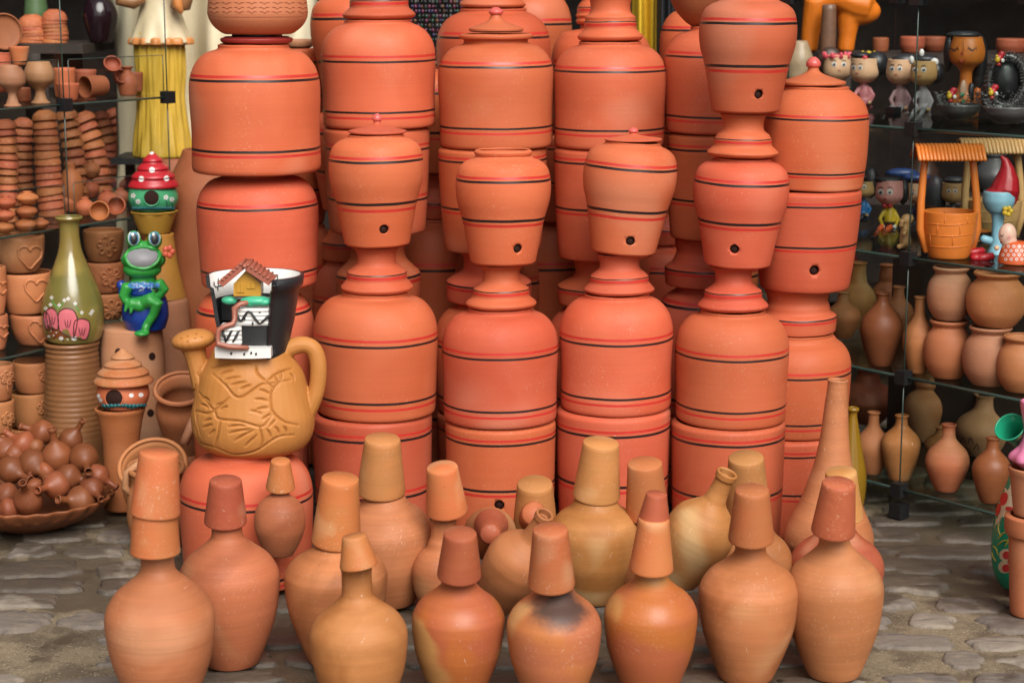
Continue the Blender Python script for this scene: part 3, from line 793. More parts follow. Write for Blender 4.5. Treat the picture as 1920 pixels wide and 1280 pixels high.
rear(5.65, [
 ('L', D(cx=1034, y1=870, y0=640, hw=80, lab='far back, lowest, right of the open urn')),
 ('J', D(cx=1032, y1=640, y0=410, hw=80, lab='far back with pale shoulder, right of the open urn')),
 ('L', D(cx=1040, y1=410, y0=250, hw=74, lab='far back in the gap between the two middle stacks'))])
rear(6.05, [
 ('L', D(cx=1005, y1=827, y0=620, hw=90, lab='farthest row, lowest, near the middle')),
 ('J', D(cx=1005, y1=620, y0=400, hw=90, lab='farthest row, low, near the middle')),
 ('L', D(cx=1003, y1=400, y0=200, hw=90, lab='farthest row, upper, near the middle')),
 ('J', D(cx=993, y1=200, y0=-20, hw=80, bands=(.26, .295, .9, .86), lab='farthest row, top edge, right of the rear lid'))])
rear(5.7, [
 ('L', D(cx=1128, y1=864, y0=650, hw=92, lab='far back, lowest, behind the chipped-lip stand')),
 ('J', D(cx=1128, y1=650, y0=440, hw=92, lab='far back, low, behind the chipped-lip stand')),
 ('L', D(cx=1127, y1=440, y0=250, hw=92, lab='far back, upper, behind the chipped-lip stand')),
 ('J', D(cx=1127, y1=250, y0=48, hw=95, nh=40, lab='with a pale shoulder left of the yellow cloth')),
 ('S', D(cx=1122, y1=49, y0=-30, lip=42, ring=40, neck=28, lab='half hidden, left of the chipped-lip stand'))])
rear(5.75, [
 ('L', D(cx=1238, y1=858, y0=650, hw=70, lab='far back, lowest, right of the tilting urn')),
 ('J', D(cx=1236, y1=650, y0=457, hw=66, nh=36, bands=(.20, .24, .9, .86), lab='far back with pale shoulder, right of the tilting urn')),
 ('S', D(cx=1240, y1=457, y0=380, ring=44, neck=32, plain=True, lab='far back in the dark gap right of the tilting urn'))])
rear(5.8, [
 ('L', D(cx=1330, y1=853, y0=650, hw=88, lab='far back, lowest, behind the round brown bowl')),
 ('J', D(cx=1330, y1=650, y0=430, hw=88, lab='far back, low, behind the round brown bowl')),
 ('L', D(cx=1325, y1=430, y0=215, hw=88, lab='far back, upper, behind the round brown bowl')),
 ('J', D(cx=1318, y1=215, y0=12, hw=84, bands=(.19, .215, .9, .86), lab='high up just right of the yellow cloth'))])
rear(5.75, [
 ('L', D(cx=570, y1=858, y0=640, hw=80, mat=None, lab='far back, lowest, behind the leftmost rear stack') if 0 else D(cx=570, y1=858, y0=640, hw=80, lab='far back, lowest, behind the leftmost rear stack')),
 ('J', D(cx=570, y1=640, y0=420, hw=76, lab='far back, low, behind the leftmost rear stack')),
 ('U', D(cx=567, y1=420, y0=255, hw=60, lab='!far urn hidden behind the leftmost rear stack')),
 ('L', D(cx=562, y1=255, y0=93, hw=46, lab='far back, high, behind the red-rimmed jar'))])
o = vert("saucer", 562, 5.75, [(93, 16, 1), (88, 24), (79, 26), (75, 24)], TERRAL, zb=at(562, 93, 5.75).z+.002); tag(o, "tan saucer peeking out behind the red-rimmed jar", "saucer")
o = vert("round_bowl", 1318, 5.25, [(51, 22, 1), (40, 36), (15, 56), (-20, 66), (-60, 60), (-75, 50)], TERRAD, zb=zb5); tag(o, "round brown bowl cut by the top edge above a banded jar", "bowl")

# red saucer and carved planter on the left stack
o = vert("red_saucer", 481, 4.97, [(82, 60, 1), (79, 66), (73, 68), (70, 62)], paint("saucer_red", (.33, .03, .025), .5), zb=zt)
tag(o, "dark red saucer under the carved planter", "saucer"); z1 = top_z(o)
CARV = clay("planter_clay", (.60, .20, .09), (.64, .24, .12), lines=.15, scuff=.1, hv=0)
e = empty("carved_planter", (at(482, 68, 4.97).x, 4.97, z1-.004), "carved terracotta planter with rows of cut leaf marks, atop the leftmost stack", "planter")
def part(o, e):
    M = o.matrix_basis.copy(); o.parent = e; o.matrix_basis = e.matrix_basis.inverted() @ M; return o
foot = part(vert("foot", 482, 4.97, [(70, 46, 1), (65, 47), (60, 46)], BLK, solid=True, zb=z1-.004), e)
body = vert("bowl", 484, 4.97, [(64, 62, 1), (60, 70), (50, 82), (38, 90), (28, 93, 1), (22, 93.5), (-6, 91), (-40, 86), (-60, 84)], CARV, zt=at(484, -60, 4.97).z)
t = bvh_of([body]); mb = MB(); GRV = clay("planter_groove", (.40, .115, .05), (.42, .13, .06), lines=0, scuff=0, hv=0)
for r_, yy in enumerate((-2, 8, 17, 25)):
    for k in range(8):
        x = 402+k*23.5+random.uniform(-1, 1)
        for s_ in (-1, 1):
            dline(mb, t, [(x-s_*1.0, yy+1), (x+s_*5, yy-3), (x+s_*10, yy-2.5)], 1.5, GRV, 3, -.35)
dline(mb, t, [(390+i*19, 28+(4 if 0 < i < 10 else 0)) for i in range(11)], 1.0, GRV, 3, -.2)
part(body, e); absorb(mb, body)

# ================================================================ watering can with the house pot
YC = 4.5
JT = at(466, 845, 4.5).z
e = empty("watering_can", (at(474, 845, YC).x, YC, JT), "mustard clay watering can with cut leaf and sun pattern, on a low banded jar", "watering can")
k = sc(at(474, 760, YC)); cx0 = at(474, 760, YC).x
def zz(y): return at(474, y, YC).z
prof = [(0, zz(846))]+[(w_*k, zz(y)) for y, w_ in smooth([(846, 72, 1), (843, 84), (832, 101), (810, 113), (780, 117), (750, 111), (720, 103), (698, 96), (678, 84), (668, 78), (656, 73)], 4)]+[(0, zz(656))]
can = blob([('r', prof, Matrix.Translation((cx0, YC, 0)) @ Matrix.Diagonal((1, .8, 1, 1))),
            TB(CV([(420, 800, 40), (395, 745, 30), (378, 705, 22), (368, 672, 20), (363, 652, 24), (361, 640, 30)], 4), YC),
            ('e', at(363, 637, YC), (42*k, 40*k, 20*k), Euler((0, R(-7), 0))),
            TB(CV([(500, 684, 22), (522, 668, 19), (545, 652, 17), (568, 646, 16), (586, 653, 16), (595, 672, 16), (597, 700, 16), (592, 735, 16), (576, 768, 19), (552, 790, 28)], 5), YC-.005),
            TB([(505, 690, 22), (535, 668, 19)], YC)],
             .0019, [OCHRE], "body", 9, parent=e)
L = [[(376, 690), (372, 730), (366, 770), (375, 815)], [(398, 700), (420, 720), (448, 745), (492, 720), (520, 718)], [(366, 770), (390, 775), (430, 745)], [(372, 735), (400, 770), (410, 785), (450, 790), (490, 800), (512, 775)],
     [(413, 785), (408, 815), (402, 838)], [(402, 838), (440, 852), (480, 845), (520, 820), (552, 815)], [(486, 798), (492, 825), (488, 842)], [(395, 690), (425, 682), (470, 680)], [(480, 685), (483, 700), (500, 716)],
     [(545, 712), (522, 718), (508, 740), (510, 768), (532, 790), (560, 797)], [(364, 800), (374, 828), (400, 838)], [(500, 716), (520, 700), (548, 690)]]
sh = [((522, 722), (512, 702)), ((514, 730), (498, 715)), ((507, 740), (485, 730)), ((503, 752), (478, 748)), ((503, 764), (480, 768)), ((508, 776), (492, 786)), ((516, 787), (505, 800)), ((528, 712), (524, 694)), ((410, 702), (436, 694)), ((420, 712), (450, 706)), ((432, 722), (462, 716)),
      ((400, 690), (432, 684)), ((378, 745), (392, 752)), ((376, 758), (390, 765)), ((382, 790), (396, 786)), ((380, 802), (398, 796)), ((392, 815), (402, 806)), ((428, 800), (462, 798)), ((430, 812), (470, 805)), ((440, 826), (476, 806)), ((460, 836), (482, 815)), ((500, 805), (508, 822)), ((515, 800), (524, 815)), ((532, 800), (538, 812)),
      ((404, 760), (420, 756)), ((412, 768), (426, 762)), ((450, 730), (470, 722)), ((470, 770), (490, 776)), ((360, 740), (366, 722)), ((545, 700), (552, 712)), ((370, 700), (376, 716))]
LS = L+[[a, ((a[0]+b[0])/2+1.5, (a[1]+b[1])/2-1.5), b] for a, b in sh]
carve(can, LS, .0042, .0042)
t = bvh_of([can]); mb = MB()
for q in LS: dline(mb, t, q, .75, OCHRED, 7, .1)  # thin darker lines paint the shade at the groove bottoms
for x, y in ((340, 634), (352, 630), (366, 634), (352, 640), (378, 632), (368, 626)): dpatch(mb, t, oval(x, y, 2.4, 1.3, 8), OCHRED, .0006, 1)
absorb(mb, can)

# house pot standing in the can's mouth
YP = 4.49
HP = empty("house_pot", at(472, 668, YP), "broken black and white pot with a tiny yellow clay house and steps inside", "planter")
cxp = 478
def ringpt(th, y, hw, dy=0):
    c = at(cxp, y, YP); kk = sc(c); return c+Vector((math.cos(th)*hw*kk, math.sin(th)*hw*kk*.9, 0))
mb = MB()
# open-fronted shell: only the back and right side remain
rows = [(672, 58), (650, 62), (600, 74), (560, 80), (538, 84), (534, 90), (514, 92)]
n_ = 40; a0, a1 = R(-62), R(196)
grid_o, grid_i = [], []
for y, hw in rows:
    ro, ri = [], []
    for i in range(n_+1):
        th = a0+(a1-a0)*i/n_
        ro.append(len(mb.v)); mb.v.append(ringpt(th, y, hw)); ri.append(len(mb.v)); mb.v.append(ringpt(th, y, hw-7))
    grid_o.append(ro); grid_i.append(ri)
kb, kw = mb.mi(BLACKP), mb.mi(WHITE)
for j in range(len(rows)-1):
    for i in range(n_):
        mb.f.append((grid_o[j][i], grid_o[j][i+1], grid_o[j+1][i+1], grid_o[j+1][i])); mb.m.append(kb)
        mb.f.append((grid_i[j][i+1], grid_i[j][i], grid_i[j+1][i], grid_i[j+1][i+1])); mb.m.append(kw if j >= 3 else kb)
    for i in (0, n_):
        f = (grid_o[j][i], grid_o[j+1][i], grid_i[j+1][i], grid_i[j][i]); mb.flat.add(len(mb.f)); mb.f.append(f if i else f[::-1]); mb.m.append(kb)
for i in range(n_):
    mb.flat.add(len(mb.f)); mb.f.append((grid_o[-1][i], grid_o[-1][i+1], grid_i[-1][i+1], grid_i[-1][i])); mb.m.append(kb)
shellp = mb.build("pot_shell", parent=HP)
t = bvh_of([shellp]); mb = MB()
for q in ([(409, 522), (408, 545)], [(401, 528), (402, 537), (408, 538)], [(416, 526), (415, 535), (409, 536)], [(512, 522), (510, 534), (520, 538)], [(521, 515), (520, 540)], [(400, 552), (396, 545)]): dline(mb, t, q, 1.6, BLACKP, 3, .2)
absorb(mb, shellp)
def pbox(name, x0, x1, y0, y1, ynear, yfar, mat, parent=HP, ribs=0):
    mb = MB(); a = at((x0+x1)/2, y1, ynear); b = at((x0+x1)/2, y0, ynear); kk = sc(a)
    zlo, zhi = a.z, b.z; xx0, xx1 = at(x0, y1, ynear).x, at(x1, y1, ynear).x
    pts = []
    m_ = 10
    for i in range(m_+1):                     # gently bowed front
        u = i/m_; x = xx0+(xx1-xx0)*u; pts.append((x, ynear-.010*math.sin(PI*u)))
    out = pts+[(xx1, yfar), (xx0, yfar)]
    mb.prism([(x, y, zlo) for x, y in out], (0, 0, zhi-zlo), mat)
    if ribs:
        for i in range(ribs):
            z = zlo+(zhi-zlo)*(i+.5)/ribs
            mb.tube([(x, y+.0022, z) for x, y in pts], (zhi-zlo)/ribs*.42, mat, 6)
    return mb.build(name, parent=parent)
blk = pbox("black_block", 444, 516, 600, 664, 4.435, 4.50, BLACKP)
st1 = pbox("white_terrace", 438, 516, 577, 609, 4.43, 4.52, WHITE, ribs=4)
st2 = pbox("white_terrace", 412, 452, 613, 646, 4.41, 4.47, WHITE, ribs=4)
st3 = pbox("base_slab", 403, 508, 652, 671, 4.40, 4.52, WHITE)
bkw = pbox("black_block", 416, 530, 560, 600, 4.50, 4.53, BLACKP)
for o_, lines in ((st1, [[(442, 580), (452, 604)], [(452, 604), (466, 582)], [(466, 582), (487, 606)], [(487, 606), (512, 584)]]), (st2, [[(418, 615), (424, 640)], [(424, 640), (435, 618)], [(436, 640), (448, 620)]])):
    t = bvh_of([o_]); mb = MB()
    for q in lines: dline(mb, t, q, 2.6, BLACKP, 4, 1.2)
    absorb(mb, o_)
for o_, ps in ((st1, ((487, 586), (459, 597), (511, 600), (474, 606))), (st3, ((434, 662), (458, 663), (471, 661), (480, 663)))):
    t = bvh_of([o_]); mb = MB()
    for x, y in ps: dpatch(mb, t, oval(x, y, 2.0, 2.8, 8), BLACKP, .0024, 1)
    absorb(mb, o_)
mb = MB(); put(mb, [E(480, 564, 4.435, 30, 10, 16), E(496, 566, 4.43, 14, 8, 12), E(470, 568, 4.43, 14, 7, 10), E(430, 563, 4.45, 15, 8, 10)], MINT)
mb.build("green_bush", parent=HP)
h = None
def hb(name, fn, par):
    mb = MB(); fn(mb); return mb.build(name, parent=par)
def f1(mb):
    a = [at(x, y, 4.43) for x, y in ((438, 555), (438, 532), (461, 507), (489, 532), (489, 555))]
    zlo = a[0].z; mb.prism([(p.x, 4.43, p.z) for p in a], (0, .05, 0), YHOUSE)
def f2(mb):
    for x0, x1 in ((420, 461), (461, 506)):
        a = at(x0, 536 if x0 < 450 else 504, 4.43); b = at(x1, 502 if x0 < 450 else 533, 4.43)
        nrm = Vector((-(b.z-a.z), 0, b.x-a.x))*(.014/(b-a).length)
        mb.prism([Vector((a.x, 4.41, a.z)), Vector((b.x, 4.41, b.z)), Vector((b.x, 4.41, b.z))+nrm, Vector((a.x, 4.41, a.z))+nrm], (0, .085, 0), BRICK)
        for i in range(7):
            u = i/6; c = a.lerp(b, u); mb.tube([Vector((c.x, 4.408, c.z))+nrm, Vector((c.x, 4.497, c.z))+nrm], .0035, BRICK, 6)
    c = at(461, 500, 4.43); mb.tube([(c.x, 4.405, c.z+.004), (c.x, 4.5, c.z+.004)], .006, BRICK, 8)
h = hb("toy_house", f1, HP); hb("roof", f2, h)
def f3(mb):
    for x0, x1, y0, y1 in ((444, 450, 532, 548), (451, 457, 532, 548), (463, 470, 531, 541), (471, 478, 531, 541)):
        a = at(x0, y1, 4.428); b = at(x1, y0, 4.428); mb.box(((a.x+b.x)/2, 4.429, (a.z+b.z)/2), (b.x-a.x, .004, b.z-a.z), YHOUSE)
hb("shutters", f3, h)
mb = MB(); mb.tube([at(*q) for q in ((470, 566, 4.425), (450, 570, 4.415), (440, 578, 4.41), (440, 598, 4.41), (437, 607, 4.40), (420, 612, 4.395), (410, 618, 4.39), (408, 632, 4.39), (409, 645, 4.385), (430, 650, 4.38), (465, 652, 4.385))], [.006, .007, .008, .007, .007, .007, .007, .007, .008, .007, .006], PATHM, 8)
mb.build("winding_path", parent=HP)
# ================================================================ bottles and their clay caps
GBOT, GCAP = "clay water bottles crowded in front", "upturned clay cups capping the bottles"
def bottle(prof, cx, mat, label, yb=None, Y=None, cxt=None, **k):
    """prof: (row, half width) bottom up; stands on the paving"""
    if Y is None: Y = Yon(yb, 0)
    o = vert("clay_bottle", cx, Y, prof, mat, zb=k.pop('zb', 0.0), cxt=cxt, wall=.006, n=5, **k)
    return tag(o, label, "bottle", GBOT)
def std(cx, ym, hw, yb, yn, nh, ytop, bw=.52, nf=1.0):
    """body: widest row ym / hw, base row yb, neck foot row yn with half width nh, mouth row ytop"""
    d = yb-ym; ytop = yn-(yn-ytop)*.50
    return [(yb, hw*bw, 1), (yb-d*.03, hw*(bw+.03)), (yb-d*.3, hw*.74), (yb-d*.62, hw*.92), (ym, hw), (ym-(ym-yn)*.3, hw*.955), (ym-(ym-yn)*.58, hw*.80), (ym-(ym-yn)*.80, hw*.56), (yn, nh*1.18), (yn-(yn-ytop)*.22, nh), (yn-(yn-ytop)*.8, nh*.98), (ytop, nh*1.05)]
def cup(x0, y0, h0, x1, y1, h1, Y, mat, label, lean=0., Y1=None):
    """upturned cup: open rim at (x0, y0), closed end at (x1, y1); rows are those of the silhouette edges"""
    p0 = at(x0, y0, Y); p1 = at(x1, y1, Y-lean*1.7); k0, k1 = sc(p0), sc(p1)
    o = lathe("clay_cup", p0, p1, [(0, h0*k0*.985), (.03, h0*k0), (.10, h0*k0*.985), (.5, (h0*.5+h1*.5)*k0), (.985, h1*k1), (1, h1*k1*.965)], mat, wall=.0055, bot_open=True)
    return tag(o, label, "cup", GCAP)
Tn, Or, Br, Oc, Ro = BT; Co, Cr, Cy = CAPM
YA = Yon(1339, 0)
bottle(std(308, 1165, 102, 1325, 1072, 31, 930), 307, Ro, "big tan bottle at the far left front, wearing two stacked cups", yb=1325, cxt=293)
cup(291, 1035, 47, 290, 945, 40, YA+.02, Co, "lower of the two cups stacked on the far left bottle", .0)
cup(291, 962, 47, 298, 848, 36.5, YA+.02, Co, "upper of the two cups on the far left bottle", .0)
Y_ = Yon(1240, 0)
bottle(std(437, 1088, 95, 1240, 1010, 29, 905), 436, Br, "reddish brown bottle standing just right of the far left one", yb=1240, cxt=424)
cup(423, 978, 40, 423, 900, 30, Y_, Cr, "dark red cup on the second bottle from the left", .008)
bottle([(1038, 25, 1), (1034, 28), (1015, 38), (990, 47), (970, 48), (950, 43), (935, 30), (925, 17), (915, 15), (872, 15)], 524, Br, "smallest bottle, brown, nestled against the low banded jar", Y=4.27, zb=None, cxt=526)
cup(526, 914, 27.5, 526, 863, 18, 4.27, Co, "smallest cup, on the small brown bottle", .008)
Y_ = Yon(1238, 0)
bottle(std(630, 1080, 97, 1230, 1020, 32, 905), 632, Br, "brownish bottle with a scorched cup, left of centre", yb=1238)
cup(630, 1015, 46, 638, 896, 35, Y_, Co, "tall cup with a dark scorch mark, left of centre", .012)
Y_ = Yon(1128, 0)
bottle(std(732, 1008, 90, 1128, 932, 33, 830), 731, Ro, "bottle with rosy shoulder behind the leftmost small-capped one", yb=1128, cxt=717)
cup(714.5, 922, 45.5, 717, 822, 33.5, Y_, Cy, "pale ochre cup standing tallest left of centre", .012)
Y_ = Yon(1352, 0)
bottle(std(678, 1196, 92, 1340, 1120, 29, 1005), 678, Oc, "pale ochre long-necked front bottle with a small tilted cup", yb=1340, cxt=668)
cup(673, 1060, 36, 664, 1004, 23, Y_, Co, "small cup tilted on the long-necked front bottle", .0)
Y_ = Yon(1150, 0)
bottle(std(825, 1075, 58, 1150, 1015, 24, 890), 828, Br, "narrow bottle peeking between the leaning cup and front bottles", yb=1150, cxt=833)
cup(838, 958, 39, 829, 875, 29, Y_-.01, Co, "orange cup leaning right, right of the tallest ochre cup", .015)
Y_ = Yon(1312, 0)
bottle(std(857, 1166, 87, 1303, 1095, 29, 1005), 857, Or, "orange front bottle with a pale patch and a dark red cup", yb=1303, cxt=861)
cup(861, 1078, 42, 863, 999, 31, Y_, Cr, "dark red cup on the orange bottle with pale patch", .012)
Y_ = Yon(1327, 0)
b0 = at(1037, 1318, Y_)
STN = clay("bottle_clay_smoked", (.60, .20, .062), (.56, .17, .08), (.68, .36, .14), rough=.5, lines=.6, scuff=.5, blotch=6, palev=(.57, .66), hv=.0, scratch=.9, stain=(.012, -.055, at(1037, 1122, Y_).z-b0.z+.005, .085))
bottle(std(1038, 1177, 89, 1318, 1105, 31, 1010), 1038, STN, "front bottle with a black smoke stain round its neck", yb=1318)
cup(1034, 1095, 44, 1032, 992, 33, Y_, Co, "orange cup above the black smoke stain", .014)
Y_ = Yon(1122, 0)
bottle(std(1114, 1000, 86, 1118, 935, 34, 840), 1115, Oc, "pale ochre bottle in the centre under the tallest right cup", yb=1122)
cup(1118, 930, 44.5, 1127, 829, 34, Y_, Cy, "tall ochre cup in the centre right, above the pale bottle", .012)
Y_ = Yon(1120, 0)
bottle(std(1208, 1040, 70, 1115, 975, 30, 880), 1208, Br, "hidden bottle under the cup with whitish flaked patch", yb=1120)
cup(1213, 965, 40, 1209, 868, 32.5, Y_-.01, Co, "orange cup with whitish flaked patch behind the double cup", .016)
Y_ = Yon(1308, 0)
bottle(std(1218, 1157, 88, 1300, 1085, 29, 960), 1218, Or, "glossy orange front bottle wearing two different cups", yb=1300, cxt=1222)
cup(1221, 1066, 41, 1226, 972, 29, Y_, Co, "lower, larger cup on the glossy orange front bottle", .008)
cup(1225, 984, 31.5, 1231, 925, 19.5, Y_, Cr, "upper ridged cup stacked on the glossy orange bottle", .004)
Y_ = Yon(1278, 0)
bottle(std(1400, 1115, 94, 1268, 1040, 29, 925), 1398, Tn, "large tan bottle with pale scratches, third from right", yb=1268, cxt=1409)
cup(1408, 1010, 43, 1410, 918, 32, Y_, Co, "clean orange cup on the scratched tan bottle", .012)
Y_ = Yon(1160, 0)
bottle(std(1408, 1060, 76, 1160, 985, 29, 870), 1408, Tn, "tan bottle half hidden behind the scratched one", yb=1160)
cup(1401, 960, 42, 1399, 857, 33, Y_-.01, Cy, "ochre cup behind the mouth of the leaning bottle", .02)
Y_ = Yon(1275, 0)
bottle(std(1563, 1108, 92, 1262, 1025, 29, 910), 1563, Ro, "large rosy tan bottle at the far right front", yb=1262, cxt=1565)
cup(1562, 996, 41, 1573, 905, 31, Y_, Cr, "dark red cup on the far right front bottle", .014)
Y_ = Yon(1165, 0)
bottle(std(1565, 1065, 88, 1165, 995, 30, 890), 1565, Cr, "orange red bottle half hidden behind the far right front one", yb=1165)
cup(1580, 970, 38, 1577, 884, 29, Y_-.01, Cy, "ochre cup behind the dark red cup at far right", .012)
Y_ = 4.62
bottle([(1060, 58, 1), (1050, 66), (1020, 84), (1000, 82), (975, 72), (945, 58), (905, 45), (870, 35), (820, 27), (760, 22), (722, 18.5), (712, 19.5)], 1551, BT[4], "very tall bottle with a long tapering neck at the right", Y=Y_, zb=0, cxt=1571)
# cup lying over hidden bottle near the middle
o = bottle(std(1003, 1040, 52, 1100, 985, 26, 925), 1003, Br, "small bottle hidden under the ochre cup right of the pointing one", yb=1110)
cup(1003, 1000, 43, 1003, 906, 33.5, Yon(1110, 0), Cy, "ochre cup in the middle, between the pointing and the central bottle", .022)
# leaning bottles: axis from base to mouth
def leaner(b, m, Yb, Ym, prof, mat, label):
    p0, p1 = at(*b, Yb), at(*m, Ym); kk = sc(p0)
    o = lathe("clay_bottle", p0, p1, [(t, r*kk, *q) for t, r, *q in prof], mat, wall=.006)
    return tag(o, label, "bottle", GBOT)
LP = [(0, 30, 1), (.03, 33), (.22, 50), (.38, 60), (.50, 61), (.60, 54), (.67, 40), (.72, 26), (.77, 19), (.93, 17), (.955, 18.5), (1, 19)]
o1 = leaner((925, 1135), (1022, 963), Yon(1165, 0)-.02, 4.02, [(t, r*1.0, *q) for t, r, *q in LP[:-3]]+[(.93, 15), (.955, 17), (1, 17)], Tn, "tan bottle leaning right with its open mouth showing, in the middle")
o2 = leaner((1272, 1085), (1364, 886), 4.06, 4.0, [(0, 36, 1), (.02, 38), (.2, 53), (.36, 63), (.47, 65), (.58, 57), (.66, 40), (.72, 26), (.78, 20), (.94, 17), (.955, 20), (1, 20)], Oc, "pale ochre bottle leaning right with no cup, right of centre")
# bottle pointing at the viewer, capped
p0, p1 = at(915, 1012, 4.42), at(923, 985, 4.16); k_ = sc(p0)
o = lathe("clay_bottle", p0, p1, [(0, 22*k_, 1), (.05, 30*k_), (.3, 46*k_), (.5, 48*k_), (.72, 36*k_), (.9, 22*k_), (1, 15*k_)], Tn, wall=.006)
tag(o, "bottle lying down and pointing at the viewer, capped by a red cup", "bottle", GBOT)
p0, p1 = at(921, 984, 4.22), at(919, 1001, 4.10); k_ = sc(p0)
o = lathe("clay_cup", p0, p1, [(0, 31*k_), (.05, 32*k_), (.97, 18.5*k_), (1, 17*k_)], Cr, wall=.005, bot_open=True)
tag(o, "red cup seen end-on over the bottle pointing at the viewer", "cup", GCAP)
p0, p1 = at(997, 990, 4.45), at(1001, 962, 4.28); k_ = sc(p0)
o = lathe("clay_cup", p0, p1, [(0, 31*k_), (.05, 32*k_), (.9, 24*k_), (1, 20*k_)], Cr, wall=.005, bot_open=True)
tag(o, "red cup lying behind the open mouth of the leaning bottle", "cup", GCAP)
# ================================================================ glass display shelving, left
ZL = [1.12, .759, .413, .07]; ZLT = 1.47
uL = Vector((.5, .866, 0)); nL = Vector((-.866, .5, 0))
CL = at(119, 195, 5.5); CL.z = 0
uR = Vector((-.627, .779, 0)); nR = Vector((.779, .627, 0))
CR = at(1688, 900, 5.04); CR.z = 0
ZR = [.084, .403, .733, 1.083, 1.43]
def front(C, u, px, off=0., z=.7, n=None):
    """distance Y where the picture column px meets the shelf's front line (shifted back by off)"""
    C = C+(n*off if n else Vector((0, 0, 0)))
    k = (px-960)/CF
    # X = k*depth, depth = Y cos + (H-z) sin
    s = (k*(C.y*math.cos(CP)+(CH-z)*math.sin(CP))-C.x)/(u.x-k*u.y*math.cos(CP))
    return (C+u*s).y
def plate(mb, C, u, n, s0, s1, d, z, th=.006, dark=False):
    p = [C+u*s0, C+u*s1, C+u*s1+n*d, C+u*s0+n*d]
    mb.prism([(q.x, q.y, z-th) for q in p], (0, 0, th), GLSD if dark else GLSH)
    e = .0025
    q0, q1 = C+u*s0-n*e, C+u*s1-n*e
    mb.tube([(q0.x, q0.y, z-th/2), (q1.x, q1.y, z-th/2)], .0048 if dark else .0036, GEDGE, 6)
def cabinet(name, label, C, u, n, bays, zs, ztop, depth, lips):
    e = empty(name, (C.x, C.y, 0), label, "display shelf")
    for z in zs:
        mb = MB()
        for s0, s1 in bays: plate(mb, C, u, n, s0+.004, s1-.004, depth, z, dark=not lips)
        mb.build("shelf", parent=e)
    ss = sorted({s for b in bays for s in b})
    for s in ss:
        mb = MB(); a = C+u*s; b = a+n*depth
        for z0, z1 in zip([0.0]+zs, zs+[ztop]):
            z0 += .012; z1 -= .018
            if z1-z0 < .08: continue
            mb.prism([(a.x-u.x*.002, a.y-u.y*.002, z0), (b.x-u.x*.002, b.y-u.y*.002, z0), (b.x+u.x*.002, b.y+u.y*.002, z0), (a.x+u.x*.002, a.y+u.y*.002, z0)], (0, 0, z1-z0), GLS)
            mb.tube([(a.x-n.x*.002, a.y-n.y*.002, z0), (a.x-n.x*.002, a.y-n.y*.002, z1)], .0022, GEDGE, 5)
        mb.build("side_pane", parent=e)
        for z in zs:
            for q, f in ((a, -1), (b, 1)):
                mb = MB(); mb.box((q.x+n.x*.004*f, q.y+n.y*.004*f, z-.003), (.034, .034, .038), PLAST, Matrix.Rotation(math.atan2(u.y, u.x), 3, 'Z')); mb.build("corner_clip", parent=e)
        mb = MB(); mb.box((a.x, a.y, .0205), (.04, .04, .04), PLAST, Matrix.Rotation(math.atan2(u.y, u.x), 3, 'Z')); mb.build("foot", parent=e)
    mb = MB(); q0, q1 = C+u*min(ss)+n*(depth+.03), C+u*max(ss)+n*(depth+.03); hz = zs[2 if not lips else 2]-.02
    mb.prism([(q0.x, q0.y, 0), (q1.x, q1.y, 0), (q1.x+n.x*.01, q1.y+n.y*.01, 0), (q0.x+n.x*.01, q0.y+n.y*.01, 0)], (0, 0, hz), WOODD); mb.build("back_panel", parent=e)  # dark sheet added to stand in for the shade behind the lower shelves
    for s0, s1, z, h in lips:
        mb = MB(); a = C+u*(s0+.02)-n*.006; b = C+u*(s1-.02)-n*.006
        mb.prism([(a.x, a.y, z+.003), (b.x, b.y, z+.003), (b.x-n.x*.003, b.y-n.y*.003, z+.003), (a.x-n.x*.003, a.y-n.y*.003, z+.003)], (0, 0, h), GLS)
        mb.tube([(a.x-n.x*.0015, a.y-n.y*.0015, z+h+.003), (b.x-n.x*.0015, b.y-n.y*.0015, z+h+.003)], .0014, GEDGE, 5)
        mb.tube([(b.x, b.y, z+h), (b.x, b.y, z+.004)], .0014, GEDGE, 5); mb.tube([(a.x, a.y, z+h), (a.x, a.y, z+.004)], .0014, GEDGE, 5)
        mb.build("front_lip", parent=e)
    return e
cabinet("glass_shelving", "glass cube shelving with black corner clips full of small clay bowls, left side", CL, uL, nL, [(-.48, 0), (0, .46)], ZL[::-1], ZLT, .46, [(-.48, 0, ZL[0], .125), (0, .46, ZL[0], .125), (-.48, 0, ZL[1], .125), (0, .46, ZL[1], .125)])
cabinet("glass_shelving", "glass cube shelving with figurines above and clay bottles below, right side", CR, uR, nR, [(-.46, 0), (0, .46)], ZR[:-1]+[ZR[-1]], 1.9, .46, [])

def sit(name, cx, yb, prof, mat, z, label, cat, group=None, Y=None, n=None, C=None, **k):
    """upright pot on a shelf at height z; its base row sets how far back it stands"""
    if Y is None: Y = Yon(yb, z)
    o = vert(name, cx, Y, prof, mat, zb=z+.0006, **k)
    return tag(o, label, cat, group)
